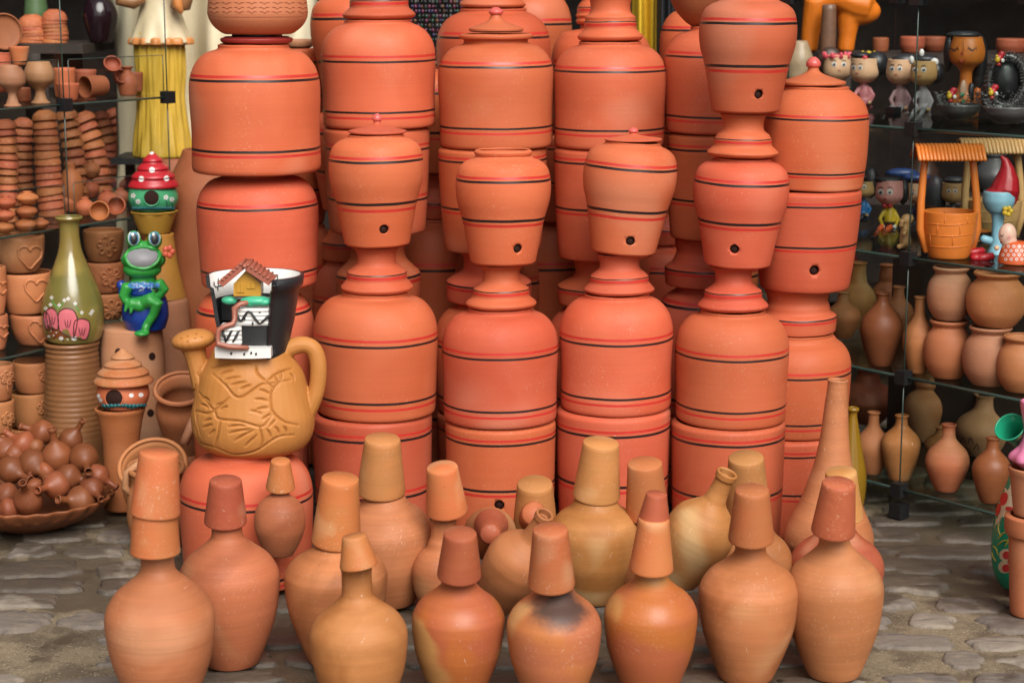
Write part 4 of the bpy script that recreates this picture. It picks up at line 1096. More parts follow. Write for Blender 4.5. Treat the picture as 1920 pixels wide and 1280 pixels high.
# --- stacks of little bowls (inverted, nested) on the middle shelf
bw = None; bseed = 0
GBW = "little terracotta bowls stacked upside down"
def bowl_mesh():
    mb = MB(); pr = [(1.0, 0), (1.0, .05), (.94, .28), (.80, .52), (.55, .68), (.50, .70), (.50, .76), (.40, .77)]
    pl = smooth([(a, b) for a, b in pr], 3); mb.rev([(r, z) for r, z in pl]+[(0, .77)]+[(0, .64)]+[(r*.9, z-.04) for r, z in pl[::-1] if z < .68]+[pl[0]], TERRA, seg=28)
    return mb.mesh("small_bowl")
BM = bowl_mesh()
def bowl_stack(x0, y0, x1, y1, n, hw, bend, where, z, top=None, seed=0):
    Yb = Yon(y0, z) if top is None else top
    p = [at(x0+(x1-x0)*t+bend*math.sin(PI*t), y0+(y1-y0)*t, Yb) for t in [i/n for i in range(n+1)]]
    dz = z+.0008-p[0].z
    if top is None: p = [q+Vector((0, 0, dz*(1-i/n))) for i, q in enumerate(p)]
    out = []
    for i in range(n):
        o = bpy.data.objects.new("small_bowl", BM); COL.objects.link(o)
        ax = (p[i+1]-p[i]).normalized(); ax = (ax+Vector((random.uniform(-.1, .1), random.uniform(-.08, .08), 0))*(0 if i == 0 else 1)).normalized()
        if i == 0: ax = Vector((0, 0, 1))
        r = hw*sc(p[i])*random.uniform(.95, 1.05); h = (p[i+1]-p[i]).length
        o.matrix_basis = Matrix.Translation(p[i]) @ ax.to_track_quat('Z', 'Y').to_matrix().to_4x4() @ Matrix.Rotation(random.uniform(0, 6), 4, 'Z') @ Matrix.Diagonal((r, r, r*1.02, 1))
        tag(o, "clay bowl, %s up in the stack %s" % (ORD[i], where), "bowl", GBW)
    return p[-1]
z = ZL[1]
bowl_stack(14, 415, 10, 225, 13, 20, 3, "at the left edge", z)
bowl_stack(52, 398, 44, 222, 12, 19, -4, "second from the left edge", z)
bowl_stack(98, 404, 84, 212, 14, 25, -2, "third from the left edge", z)
bowl_stack(146, 378, 122, 205, 10, 21, 5, "just right of the front clip", z)
bowl_stack(190, 360, 152, 212, 9, 23, 6, "of pale bowls leaning left", z)
bowl_stack(205, 340, 184, 208, 9, 18, 6, "behind the leaning pale stack", z)
bowl_stack(230, 330, 208, 205, 9, 18, 6, "third from the right end", z)
bowl_stack(248, 300, 234, 205, 7, 15, 0, "second from the right end", z)
bowl_stack(253, 322, 268, 198, 11, 25, 10, "above the red-roofed birdhouse", z)
GMP = "little lidded pots on the glass shelf"
def minipot(cx, yb, r, z, lab, Y=None, zb=None, mat=None):
    h = r*2
    o = vert("little_pot", cx, Y or Yon(yb, z), [(yb, r*.5, 1), (yb-h*.1, r*.72), (yb-h*.42, r), (yb-h*.65, r*.88), (yb-h*.8, r*.55), (yb-h*.83, r*.42), (yb-h*.88, r*.40), (yb-h*.95, r*.42)], mat or TERRA, zb=(z+.0006) if zb is None else zb, wall=.004, seg=28)
    return tag(o, lab, "pot", GMP)
minipot(128, 398, 24, z, "round lidded pot on the shelf corner, lower left of three")
p_ = minipot(133, 352, 24, z, "round lidded pot on top of another, below the tall bowl stack", Y=Yon(398, z), zb=None)
for cx, yb, r, lab in ((168, 372, 19, "small lidded pot below the leaning pale bowl stack"), (202, 392, 19, "small pot at the front edge behind the mushroom birdhouse"), (226, 385, 17, "small round pot next to the red-roofed birdhouse"), (240, 362, 16, "small round pot partly behind the red roof"), (160, 405, 18, "squat pot at the front edge, above the olive vase mouth")):
    minipot(cx, yb, r, z, lab)
minipot(170, 338, 19, z, "small pot resting on top of the pot below the pale stack", Y=Yon(372, z), zb=at(170, 334, Yon(372, z)).z)
tag(bpy.data.objects[-1], None) if 0 else None
# open bowls lying on their sides
def lying(name, c, d, r, L, mat, lab, cat, Yv, group=None, prof=None, wall=.004):
    p0 = at(*c, Yv); p1 = at(c[0]+d[0], c[1]+d[1], Yv-d[2]); kk = sc(p0); ax = (p1-p0).normalized()
    p1 = p0+ax*L*kk
    o = lathe(name, p0, p1, [(t, q*r*kk, *s_) for t, q, *s_ in (prof or [(0, .45, 1), (.08, .55), (.5, .95), (.9, 1.0), (1, .98)])], mat, wall=wall, seg=32)
    return tag(o, lab, cat, group)
lying("open_bowl", (190, 395), (-6, 1, .05), 19, 20, TERRA, "open bowl tipped towards the viewer, above the olive vase", "bowl", Yon(412, z))
lying("open_bowl", (222, 388), (-6, -3, .04), 18, 20, TERRA, "open bowl tipped on its side next to the mushroom birdhouse", "bowl", Yon(408, z))
for i, (cx, yb, r, st) in enumerate(((50, 433, 22, 3), (10, 437, 20, 3), (76, 428, 17, 1))):
    zb = z+.0006; Y = Yon(yb, z)
    for j in range(st):
        o = minipot(cx+(j-1)*2*(st > 1), yb-j*24, r*.95, z, ("%s pot up in the front ledge pile %s" % (ORD[j], ("touching the left edge" if i == 1 else "second from the left edge"))) if st > 1 else "single lidded pot right of the three piled pots", Y=Y, zb=zb)
        zb = zb+r*1.15*sc(at(cx, yb, Y))
        o.scale.z = .62
# --- upper shelf: goblets, cups, mugs
z = ZL[0]
GV = "small clay vessels on the upper glass shelf"
gob = lambda yb, yt, r: [(yb, r*.62, 1), (yb-2, r*.62), (yb-6, r*.45), (yb-(yb-yt)*.26, r*.30), (yb-(yb-yt)*.36, r*.42), (yb-(yb-yt)*.55, r*.95), (yb-(yb-yt)*.72, r), (yt, r*.70)]
sit("goblet", 76, 194, gob(194, 116, 29), TERRAL, z, "larger pale clay goblet on the upper shelf", "goblet", GV, wall=.003)
sit("goblet", 24, 200, gob(200, 122, 26), TERRAL, z, "smaller pale goblet at the left edge carrying an orange cup", "goblet", GV, wall=.003)
sit("clay_cup", 37, 0, [(125, 12, 1), (122, 13), (90, 19), (88, 19)], CAPM[0], at(37, 122, Yon(200, z)).z, "bright orange cup standing in the smaller goblet", "cup", GV, Y=Yon(200, z), wall=.003)
sit("clay_cup", 4, 0, [(154, 10, 1), (140, 18), (102, 18), (100, 19)], TERRA, z+.035, "deep orange cup at the left edge below the orange cup", "cup", GV, Y=Yon(196, z), wall=.003)
for cx, yb, yt, h0, h1, lab in ((45, 190, 165, 12, 13, "tiny cup between the two goblets"), (122, 182, 128, 17, 21, "terracotta cup behind the front corner clip"), (128, 188, 157, 16, 22, "low round bowl at the front corner"), (162, 176, 131, 16, 20, "terracotta mug behind the tipped one"), (252, 172, 136, 14, 17, "clay cup at the right end of the upper shelf")):
    sit("clay_cup", cx, yb, [(yb, h0, 1), (yb-2, h0+1), ((yb+yt)/2, (h0+h1)/2+1), (yt, h1)], TERRAD if cx > 130 else TERRA, z, lab, "cup", GV, wall=.003)
sit("little_jar", 240, 180, [(180, 14, 1), (176, 16), (158, 18), (144, 14), (137, 9), (131, 8), (126, 12), (125, 12)], TERRAD, z, "small brown necked jar near the right end", "jar", GV, wall=.003)
lying("mug", (195, 160), (-30, 3, .05), 22, 46, TERRAD, "dark mug lying on its side with its mouth to the left", "mug", Yon(184, z), GV, prof=[(0, .75, 1), (.05, .82), (.5, .92), (.95, .97), (1, .98)])
lying("open_bowl", (208, 127), (2, -5, .012), 17, 16, TERRAD, "open bowl perched on the tipped mug", "bowl", Yon(182, z), GV)
lying("open_bowl", (222, 152), (6, -8, .02), 15, 20, TERRAD, "small dark bowl wedged beside the necked jar", "bowl", Yon(180, z), GV)
# --- far upper stacks of larger dark bowls
z = 1.27
SHB = MB(); SHB.box((-2.17, 6.5, z-.015), (1.5, .5, .03), WOODD)
for x in (-2.8, -1.55): SHB.box((x, 6.5, (z-.03)/2), (.05, .4, z-.03), WOODD)
tag(SHB.build("back_table", (-1.95, 6.5, 0)), "dark table behind the left glass shelving carrying stacks of bowls", "table")
for (x, yt, n, hw, w_) in ((62, 45, 6, 27, "left"), (103, 32, 7, 24, "right")):
    Yb = 6.42; y0 = 640+CF*math.tan(math.atan((CH-z)/Yb)-CP)
    for i in range(n):
        p = at(x+2*math.sin(i), y0-(y0-yt)*i/n, Yb); r = hw*sc(p)
        o = bpy.data.objects.new("large_bowl", BM); COL.objects.link(o)
        o.matrix_basis = Matrix.Translation((p.x, Yb, z+.001+(i*(at(x, yt, Yb).z-z)/n))) @ Matrix.Rotation(.06*math.sin(i*2.1), 4, 'Y') @ Matrix.Diagonal((r, r, r*1.1, 1))
        tag(o, "dusky upside-down bowl, %s from the bottom of the %s far stack" % (ORD[i], w_), "bowl", "dusky bowls far behind the upper shelf")
lying("plate", (6, 60), (8, -2, .05), 34, 10, TERRAD, "large dark plate at the upper left edge", "plate", 6.2)
o = vert("plum_vase", 192, 6.45, [(150, 20, 1), (120, 26), (70, 33), (30, 26), (5, 14), (-30, 12)], PURP, zb=z+.001); tag(o, "dark plum glazed vase behind the upper glass shelf", "vase")
o = vert("green_jar", 72, 6.9, [(110, 16, 1), (60, 22), (20, 20), (-20, 18)], P("dull_green", (.10, .17, .07)), zb=at(72, 60, 6.9).z); tag(o, "dull green jar blurred far behind the upper left shelf", "jar")
o = vert("back_plinth", 72, 6.9, [(240, 22, 1), (60, 22)], WOODD, zb=0, zt=at(72, 60, 6.9).z-.0005); tag(o, "dark plinth under the dull green jar", "plinth")

# --- planters with hearts and flowers, lower shelves (front edge of the lower left bays)
HEART = [(0, -.62), (.22, -.95), (.62, -1), (.95, -.62), (.9, -.1), (.45, .5), (0, 1), (-.45, .5), (-.9, -.1), (-.95, -.62), (-.62, -1), (-.22, -.95)]
def planter(cx, y1, y0, h1, h0, Y, zb, lab, deco, dpos, dsz, mat=None, grp="carved planters stacked on the lower shelves"):
    e = empty("carved_planter", (at(cx, y1, Y).x, Y, zb), lab, "planter", grp)
    o = vert("pot", cx, Y, [(y1, h1*.8, 1), (y1-(y1-y0)*.05, h1*.9), (y1-(y1-y0)*.4, h1+(h0-h1)*.6), (y0+(y1-y0)*.12, h0), (y0, h0*.97)], mat or TERRAB, zb=zb, wall=.006)
    z1 = top_z(o); t = bvh_of([o]); mb = MB(); m = mat or TERRAB
    x, y = dpos
    if deco == 'heart': dline(mb, t, [(x+a*dsz, y+b*dsz*.9) for a, b in HEART], 2.6, m, 4, .1, closed=True)
    else:
        for k in range(6):
            a = 2*PI*k/6+.3
            dline(mb, t, [(x+4*math.cos(a), y+4*math.sin(a)), (x+dsz*.8*math.cos(a-.35), y+dsz*.8*math.sin(a-.35)), (x+dsz*math.cos(a), y+dsz*math.sin(a)), (x+dsz*.8*math.cos(a+.35), y+dsz*.8*math.sin(a+.35))], 2.6, m, 4, .1, closed=True)
        dline(mb, t, oval(x, y, 3, 3, 8), 2.2, m, 2, .1, closed=True)
        dline(mb, t, [(x-1, y+dsz), (x, y+dsz+8), (x+1, y+dsz+16)], 2.4, m, 3, .1)
    part(o, e)
    absorb(mb, o)
    return z1
Yh = front(CL, uL, 55)+.12; z = ZL[2]
z1 = planter(72, 662, 586, 40, 50, Yh, z+.0006, "lowest of three stacked planters with a raised heart", 'heart', (76, 622), 22)
z1 = planter(52, 586, 510, 42, 50, Yh, z1, "middle one of three stacked planters with a raised heart", 'heart', (68, 545), 22)
z1 = planter(40, 516, 441, 36, 46, Yh, z1, "topmost planter with a raised heart, above two others", 'heart', (56, 483), 23)
Yh2 = Yh-.10
z1 = planter(-8, 668, 590, 20, 26, Yh2, z+.0006, "lower planter cut by the left edge, beside the heart planters", 'heart', (6, 622), 12)
z1 = planter(-12, 590, 500, 22, 27, Yh2, z1, "upper planter cut by the left edge, beside the heart planters", 'heart', (4, 540), 12)
Yf = Yon(612, z) if Yon(612, z) > 5.6 else 5.85
Yf = 5.9
z1 = planter(202, 640, 548, 30, 38, Yf, z+.0006, "lowest of three flower planters behind the olive vase", 'flower', (212, 582), 20)
z1 = planter(198, 549, 490, 30, 38, Yf, z1, "middle of three flower planters behind the olive vase", 'flower', (208, 520), 19)
z1 = planter(196, 491, 431, 32, 38, Yf, z1, "topmost of three flower planters behind the olive vase", 'flower', (201, 462), 19)
z = ZL[3]; Yp = front(CL, uL, 60)+.14
z1 = planter(62, 880, 800, 34, 40, Yp, z+.0006, "lowest planter of the flower pair, mostly behind the basket of bottles", 'flower', (84, 830), 14)
z1 = planter(62, 806, 734, 36, 40, Yp, z1, "lower flower planter under the left glass shelf", 'flower', (84, 765), 14)
z1 = planter(66, 738, 676, 36, 40, Yp, z1, "upper flower planter just under the left glass shelf", 'flower', (88, 702), 15)
Yq = Yp-.22
z1 = planter(-4, 880, 810, 26, 32, Yq, z+.0006, "bottom small daisy planter at the left edge, behind the bottles", 'flower', (12, 840), 12)
z1 = planter(-2, 812, 750, 26, 32, Yq, z1, "middle small daisy planter at the left edge", 'flower', (15, 785), 12)
z1 = planter(-4, 752, 683, 26, 32, Yq, z1, "top small daisy planter at the left edge, under the shelf", 'flower', (14, 708), 13)

# ================================================================ standing pieces, left
ZB = 5.42
mb_ = [(931+40, 56, 1)]
pr = [(931, 61, 1), (920, 62), (820, 58), (740, 53), (660, 49), (648, 51), (640, 52)]
o = vert("ribbed_stand", 147, ZB, pr, BROWNR, zb=0, n=24, rfun=lambda th, z: 1+.018*math.sin(z*2*PI/.0155))
tag(o, "tall brown ribbed clay cylinder under the olive vase", "stand"); z1 = top_z(o)
o = vert("olive_vase", 139, ZB, [(640, 44, 1), (634, 50), (610, 57), (580, 57.5), (545, 50), (505, 35), (470, 22), (440, 18), (420, 19), (412, 24), (409, 26), (406, 25)], GREENV, zb=z1, wall=.006)
tag(o, "glossy olive green vase painted with pink petals and white blossoms", "vase")
t = bvh_of([o]); mb = MB(); DK = P("petal_outline", (.05, .01, .01)); CB = P("petal_brown", (.25, .07, .02), rough=.3)
dpatch(mb, t, [(84, 612), (100, 614), (118, 622), (150, 634), (160, 638), (120, 641), (96, 638), (86, 628)], CB, .0006, 4)
for q in ([(86, 616), (82, 598), (84, 584), (92, 590), (95, 604), (100, 618)], [(92, 612), (87, 595), (88, 582), (97, 577), (106, 584), (110, 600), (108, 618)], [(112, 620), (109, 598), (112, 584), (124, 578), (138, 582), (145, 598), (142, 618), (136, 632)], [(138, 632), (138, 612), (142, 600), (154, 597), (166, 602), (168, 614), (164, 630), (158, 636)]):
    dpatch(mb, t, q, PINKL, .0010, 4); dline(mb, t, q, .9, DK, 4, 1.2, closed=True)
    cx = sum(p[0] for p in q)/len(q); cy = sum(p[1] for p in q)/len(q)
    for d in (-6, 0, 6): dline(mb, t, [(cx+d, cy-2), (cx+d*.7, cy+6), (cx+d*.4, cy+13)], .8, DK, 3, 1.2)
for x, y, r in ((115, 634, 4.5), (139, 634, 5.5), (92, 630, 3), (101, 628, 1.6), (127, 636, 1.8), (106, 623, 1.4), (96, 620, 1.2)): dpatch(mb, t, oval(x, y, r, r*.8, 10), WHITE, .0012, 2)
for x, y in ((97, 558), (111, 572), (95, 571), (121, 563), (128, 560), (141, 569), (153, 586), (173, 583), (86, 578), (170, 588)):
    for k in range(4): dpatch(mb, t, oval(x+2.2*math.cos(k*1.57), y+2.2*math.sin(k*1.57), 1.5, 1.5, 6), WHITE, .0008, 1)
for q in ([(97, 562), (103, 572), (109, 580)], [(121, 566), (114, 574), (111, 582)], [(141, 572), (146, 580), (152, 590)]): dline(mb, t, q, .8, GREEN, 3, .3)
absorb(mb, o)

# perforated pot and the frog
YF = 5.5
o = vert("perforated_pot", 258, YF, [(922, 52, 1), (900, 55), (790, 58), (700, 60), (640, 58.5), (618, 57), (612, 56)], TERRAL, zb=0, solid=True)
tag(o, "upturned pale clay pot with round holes, carrying the green frog", "pot"); zt = top_z(o)
t = bvh_of([o]); mb = MB()
for x, y in ((222, 660), (285, 668), (316, 670), (282, 774), (240, 720)): dpatch(mb, t, oval(x, y, 6.5 if x != 316 else 3, 7.5, 14), HOLE, .0008, 2)
absorb(mb, o)
FY = 5.47
e = empty("frog_planter", (at(272, 612, FY).x, FY, zt), "green ceramic frog with gaping mouth, blue suit and crossed legs", "figurine")
fz = zt-at(272, 620, FY).z
def G(*a, **k):
    q = E(*a, **k); return q
seat = vert("seat", 274, FY, [(620, 36, 1), (614, 38), (595, 43), (570, 42), (555, 38)], BLUE, zb=zt+.0005, solid=True); part(seat, e)
body = blob([E(269, 487, FY, 42, 23, 34), E(251, 449, FY-.01, 14, 17, 14), E(290, 450, FY-.01, 14, 17, 14), TB([(250, 466, 15), (289, 466, 15)], FY), E(267, 505, FY-.005, 36, 18, 30), E(268, 545, FY, 30, 32, 26), E(270, 525, FY, 24, 20, 20),
             TB([(296, 530, 12), (308, 543, 10), (298, 556, 8), (272, 560, 7)], FY-.03), TB([(240, 535, 12), (232, 555, 10), (240, 568, 9), (252, 570, 7)], FY-.045),
             TB([(252, 575, 14, FY-.03), (285, 562, 14, FY-.07), (296, 568, 11, FY-.08), (288, 590, 9, FY-.07), (276, 608, 8, FY-.07), (272, 618, 8, FY-.08)]),
             TB([(290, 580, 13, FY-.02), (260, 572, 13, FY-.06), (242, 568, 10, FY-.07)]),
             E(266, 625, FY-.085, 15, 6, 16), TB([(240, 566, 5, FY-.07), (236, 578, 3.5, FY-.075), (235, 584, 3, FY-.075)]), TB([(246, 566, 5, FY-.07), (246, 580, 3.5, FY-.078), (245, 587, 3, FY-.078)])],
            .0030, [GREEN], "body", 3, parent=e)
tb = bvh_of([body])
mb = MB(); MG = P("mouth_grey", (.30, .295, .31), rough=.5)
dpatch(mb, tb, [(239, 483), (244, 474), (254, 468), (267, 466), (280, 467), (291, 472), (295, 479), (292, 488), (283, 496), (270, 500), (257, 499), (246, 493)], MG, .0045, 8)
mb.build("mouth", parent=e)
mb = MB(); dline(mb, tb, [(235, 482), (243, 471), (254, 465), (267, 463), (281, 464), (293, 469), (299, 478), (295, 490), (284, 499), (270, 504), (256, 502), (243, 495)], 4.2, GREEN, 5, .2, closed=True); absorb(mb, body)
IR = P("eye_blue", (.10, .32, .5), rough=.15)
for x in (251, 290):
    mb = MB(); dpatch(mb, tb, oval(x, 446, 10.5, 14, 14), WHITE, .0014, 3); dpatch(mb, tb, oval(x, 447, 8.8, 12, 14), IR, .0020, 3); dpatch(mb, tb, oval(x, 448, 6.4, 10, 14), BLACKP, .0026, 3); dpatch(mb, tb, oval(x-2, 440, 2.4, 3, 8), WHITE, .0032, 1)
    mb.build("eye", parent=e)
mb = MB()
sl_ = blob([TB([(224, 531, 9), (234, 540, 12), (228, 552, 8)], FY-.035), E(266, 545, FY-.008, 26, 15, 26), E(262, 538, FY-.02, 24, 9, 20)], .003, [BLUE], "blue_suit", 3, parent=e)
t2 = bvh_of([sl_, body]); mb = MB()
for x in (248, 258, 270, 282, 292): dpatch(mb, t2, oval(x, 534+abs(x-268)*.05, 8, 6, 10), P("collar_blue", (.08, .25, .60)) if x == 248 else bpy.data.materials["collar_blue"], .001, 2)
for i in range(26):
    x, y = 246+random.random()*48, 532+random.random()*13; dpatch(mb, t2, oval(x, y, 1.1, 1.1, 6), WHITE, .0022, 1)
absorb(mb, sl_)
mb = MB(); put(mb, [E(316+7*math.cos(a), 472+7*math.sin(a), FY-.02, 6, 6, 4) for a in (0, 1.25, 2.5, 3.8, 5)], CORAL); mb.build("flower", parent=e)

# mushroom birdhouse and its yellow pots
YM = 5.76
o = vert("clay_plinth", 318, YM, [(884, 48, 1), (870, 50), (700, 50), (575, 46), (560, 43), (557, 41)], TERRAL, zb=0, solid=True); tag(o, "tall tan clay plinth under the mustard pots, behind the frog", "plinth"); z1 = top_z(o)
t = bvh_of([o]); mb = MB(); dpatch(mb, t, oval(357, 598, 4, 8, 10), HOLE, .001, 2); absorb(mb, o)
o = vert("mustard_pot", 303, YM, [(560, 46, 1), (556, 45), (500, 33), (445, 27), (438, 27)], YELV, zb=z1); tag(o, "mustard flared pot standing upside down behind the frog", "pot"); z1 = top_z(o)
o = vert("mustard_pot", 290, YM, [(437, 27, 1), (434, 29), (415, 36), (401, 41), (396, 44)], YELV, zb=z1, rfun=lambda th, z: 1+(.03*math.sin(9*th) if z > .06 else 0)); tag(o, "mustard pot with a wavy rim holding the red-roofed birdhouse", "pot"); z1 = top_z(o)
def birdhouse(cx, Y, zb, rows, roofc, wallc, lab, hole, seedd):
    e = empty("birdhouse", (at(cx, rows[0], Y).x, Y, zb), lab, "birdhouse")
    y1, y0, hw, yr, rw, yt = rows
    b_ = vert("wall", cx, Y, [(y1, hw*.72, 1), (y1-4, hw*.85), (y1-(y1-y0)*.5, hw), (y0+3, hw*.93), (y0, hw*.9)], wallc, zb=zb, solid=True)
    z2 = top_z(b_)
    h = yr-yt
    pr = [(yr+3, rw*.9, 1), (yr, rw)]
    for k, (f, g_) in enumerate(((.24, .80), (.48, .57), (.71, .34))):
        pr += [(yr-h*f, rw*g_, 1), (yr-h*f-.8, rw*(g_+.055), 1), (yr-h*f-3, rw*(g_+.045))]
    pr += [(yr-h*.93, rw*.13), (yt, rw*.05)]
    r_ = vert("roof", cx, Y, pr, roofc, solid=True, zb=z2-.002, n=3)
    tw, tr_ = bvh_of([b_]), bvh_of([r_]); x, y, rr = hole
    mb = MB(); dpatch(mb, tw, oval(x, y, rr, rr, 18), HOLE, .0007, 3); mb_h = mb
    dline(mb, tw, oval(x, y, rr, rr, 18), 1.6, wallc, 2, .3, closed=True)
    part(b_, e); part(r_, e); absorb(mb, b_)
    return e, tw, tr_, b_, r_
e, tw, tr_, wl, rf = birdhouse(288, YM, z1, (400, 350, 47, 345, 48, 284), CRED, TEAL, "round green birdhouse with a red white-dotted mushroom roof", (284, 371, 15), 1)
mb = MB()
for x, y, r in ((285, 319, 5.4), (266, 303, 4.8), (309, 303, 4.8), (265, 336, 5.6), (312, 335, 5.4), (245, 331, 4), (284, 286, 4.5), (330, 331, 3.2)): dpatch(mb, tr_, oval(x, y, r, r, 12), WHITE, .0010, 3)
absorb(mb, rf)
mb = MB()
for x, y in ((250, 367), (259, 378), (311, 370), (322, 374)):
    for k in range(5): dpatch(mb, tw, oval(x+3*math.cos(k*1.26), y+3*math.sin(k*1.26), 2, 2, 6), WHITE, .0009, 1)
    dline(mb, tw, [(x, y+5), (x+1, y+10), (x+2, y+17)], .9, TEALD, 3, .4)
for i in range(16): x = 248+i*5; dline(mb, tw, [(x, 394), (x+2, 389), (x+4, 392)], 3.0, TEALD, 2, .1)
absorb(mb, wl)

YK = 5.14
o = vert("clay_column", 233, YK, [(968, 36, 1), (960, 37), (900, 35), (840, 34), (800, 39), (780, 43), (768, 47), (764, 47)], TERRA, zb=0, rfun=lambda th, z: 1+(.02*math.sin(8*th) if z > .29 else 0)); tag(o, "orange clay column with a wavy rim under the plain clay birdhouse", "stand"); z1 = top_z(o)
e, tw, tr_, wl, rf = birdhouse(232, YK, z1, (769, 716, 49, 714, 56, 653), CAPM[0], TERRA, "small unglazed clay birdhouse with a stepped conical roof", (214, 746, 17), 2)
mb = MB()
for x, y in ((246, 741), (264, 740), (184, 742), (188, 750)): dpatch(mb, tw, oval(x, y, 4.6, 4.2, 10), WHITE, .0009, 2)
for i in range(13): x = 190+i*7; dline(mb, tw, [(x, 763+3*math.sin(i)), (x+5, 759), (x+9, 762)], 3.6, TEALD, 3, .1)
absorb(mb, wl)

# tan jugs with handles
def jug(cx, y1, y0, h1, h0, Y, lab, tilt=0, handle=None, zb=0.):
    p0 = at(cx, y1, Y); p0.z = zb; p1 = at(cx, y0, Y); p1.y -= tilt; kk = sc(p1)
    e = empty("clay_jug", p0, lab, "jug", "open clay jugs left of the low jar")
    o = lathe("pot", p0, p1, [(0, h1*kk*.85, 1), (.03, h1*kk*.92), (.35, h1*kk*1.12), (.65, h0*kk*.98), (.82, h0*kk*.86), (.93, h0*kk*.92), (.97, h0*kk), (1, h0*kk*.98)], TERRAB, wall=.011); part(o, e)
    if handle:
        mb = MB(); put(mb, [TB(handle)], TERRAL); mb.build("handle", parent=e)
    return e
jug(350, 840, 712, 40, 52, 5.25, "jug with a wide open mouth, just left of the watering can spout", .10, zb=at(350, 840, 5.25).z)
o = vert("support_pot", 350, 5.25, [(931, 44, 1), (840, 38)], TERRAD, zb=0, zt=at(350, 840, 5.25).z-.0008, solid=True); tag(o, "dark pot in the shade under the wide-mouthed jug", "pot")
jug(305, 925, 845, 54, 66, 4.98, "jug tipped so its round dark mouth faces the viewer", .15, [(345, 830, 9, 4.95), (362, 790, 9, 4.95), (372, 770, 8, 5.0), (380, 790, 8, 5.02)], zb=.02)
jug(296, 1010, 868, 50, 55, 4.78, "jug with a small side handle, behind the capped far left bottle", .03, [(262, 868, 7, 4.72), (238, 885, 7, 4.72), (234, 912, 7, 4.72), (250, 930, 7, 4.74)], zb=0)

# large brown jars behind
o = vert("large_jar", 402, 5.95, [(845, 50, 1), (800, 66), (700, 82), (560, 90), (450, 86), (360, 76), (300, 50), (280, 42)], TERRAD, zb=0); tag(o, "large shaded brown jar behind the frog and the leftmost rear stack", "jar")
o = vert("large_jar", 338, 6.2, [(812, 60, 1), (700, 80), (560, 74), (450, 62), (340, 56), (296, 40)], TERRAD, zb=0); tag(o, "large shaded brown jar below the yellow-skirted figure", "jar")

# yellow-skirted figure, its plank, cream cloth
zsk = at(300, 291, 6.3).z
mb = MB(); mb.box((at(320, 291, 6.3).x, 6.32, zsk-.012), (.36, .26, .02), PLAST)
for dx in (-.15, .15): mb.box((at(320, 291, 6.3).x+dx, 6.36, (zsk-.022)/2), (.03, .03, zsk-.022), WOODD)
tag(mb.build("plank_stand", (at(320, 291, 6.3).x, 6.32, 0)), "thin black stand under the yellow-skirted figure", "stand")
e = empty("lady_figure", (at(306, 288, 6.27).x, 6.27, zsk-.002), "tall clay lady figure with yellow pleated skirt and cream blouse", "figurine")
def fold(th, z): return 1+.038*math.sin(11*th+5*z+1.6*math.sin(11*z))+.030*math.sin(17*th-13*z)+.018*math.sin(31*th+9*z)+.03*noise.noise(Vector((math.cos(th)*4, math.sin(th)*4, z*12)))
o = vert("skirt", 306, 6.27, [(290, 52, 1), (284, 54), (240, 49), (180, 44), (120, 46), (60, 46)], SKIRT, zb=zsk-.0015, rfun=fold, seg=120, solid=True); part(o, e)
o = vert("blouse", 302, 6.27, [(80, 57, 1), (72, 55), (40, 44), (0, 34), (-50, 32), (-110, 34), (-130, 16)], CREAM, rfun=lambda th, z: 1+.05*math.sin(9*th)*max(0, 1-z/.1), seg=90, solid=True); part(o, e)
o = vert("ruffle", 302, 6.27, [(84, 55, 1), (82, 59), (74, 58), (70, 54)], RUFF, rfun=lambda th, z: 1+.05*math.sin(15*th), seg=120, solid=True); part(o, e)
mb = MB(); put(mb, [TB([(335, -60, 14), (352, -15, 16), (345, 8, 16), (325, 12, 12)], 6.2), TB([(258, -60, 14), (232, -20, 16), (228, 2, 14), (250, 6, 12), (268, -4, 10)], 6.2)], ARM); mb.build("arms", parent=e)
mb = MB(); put(mb, [TB([(325, -40, 9), (333, 10, 10), (340, 24, 5)], 6.17)], RUFF); mb.build("scarf", parent=e)
mb = MB(); put(mb, [E(302, -165, 6.27, 30, 38, 28)], ARM); mb.build("head", parent=e)
# cloth: a gently folded sheet hung on the back rail
CLO = P("cream_cloth", (.80, .70, .48), rough=.9, var=.08, bump=.5, sc_=90)
mb = MB(); W_, H_ = 40, 26; a = at(215, 300, 6.5); b_ = at(600, 300, 6.5)
for j in range(H_+1):
    for i in range(W_+1):
        u, v = i/W_, j/H_; x = a.x+(b_.x-a.x)*u; z = .25+(1.75-.25)*v
        y = 6.5+.04*math.sin(u*17+v*3)+.03*math.sin(u*31-v*7)+.03*noise.noise(Vector((u*5, v*6, 1)))
        mb.v.append(Vector((x, y, z)))
for thk in (0,):
    for j in range(H_):
        for i in range(W_):
            q = j*(W_+1)+i; mb.f.append((q, q+1, q+W_+2, q+W_+1)); mb.m.append(mb.mi(CLO))
mb.tube([(a.x-.1, 6.53, 1.755), (b_.x+.1, 6.53, 1.755)], .012, WOODD, 8)
o = mb.build("cream_cloth", (a.x, 6.5, .25)); m = o.modifiers.new("t", 'SOLIDIFY'); m.thickness = .004
tag(o, "cream woven cloth hanging behind the lady figure", "cloth")
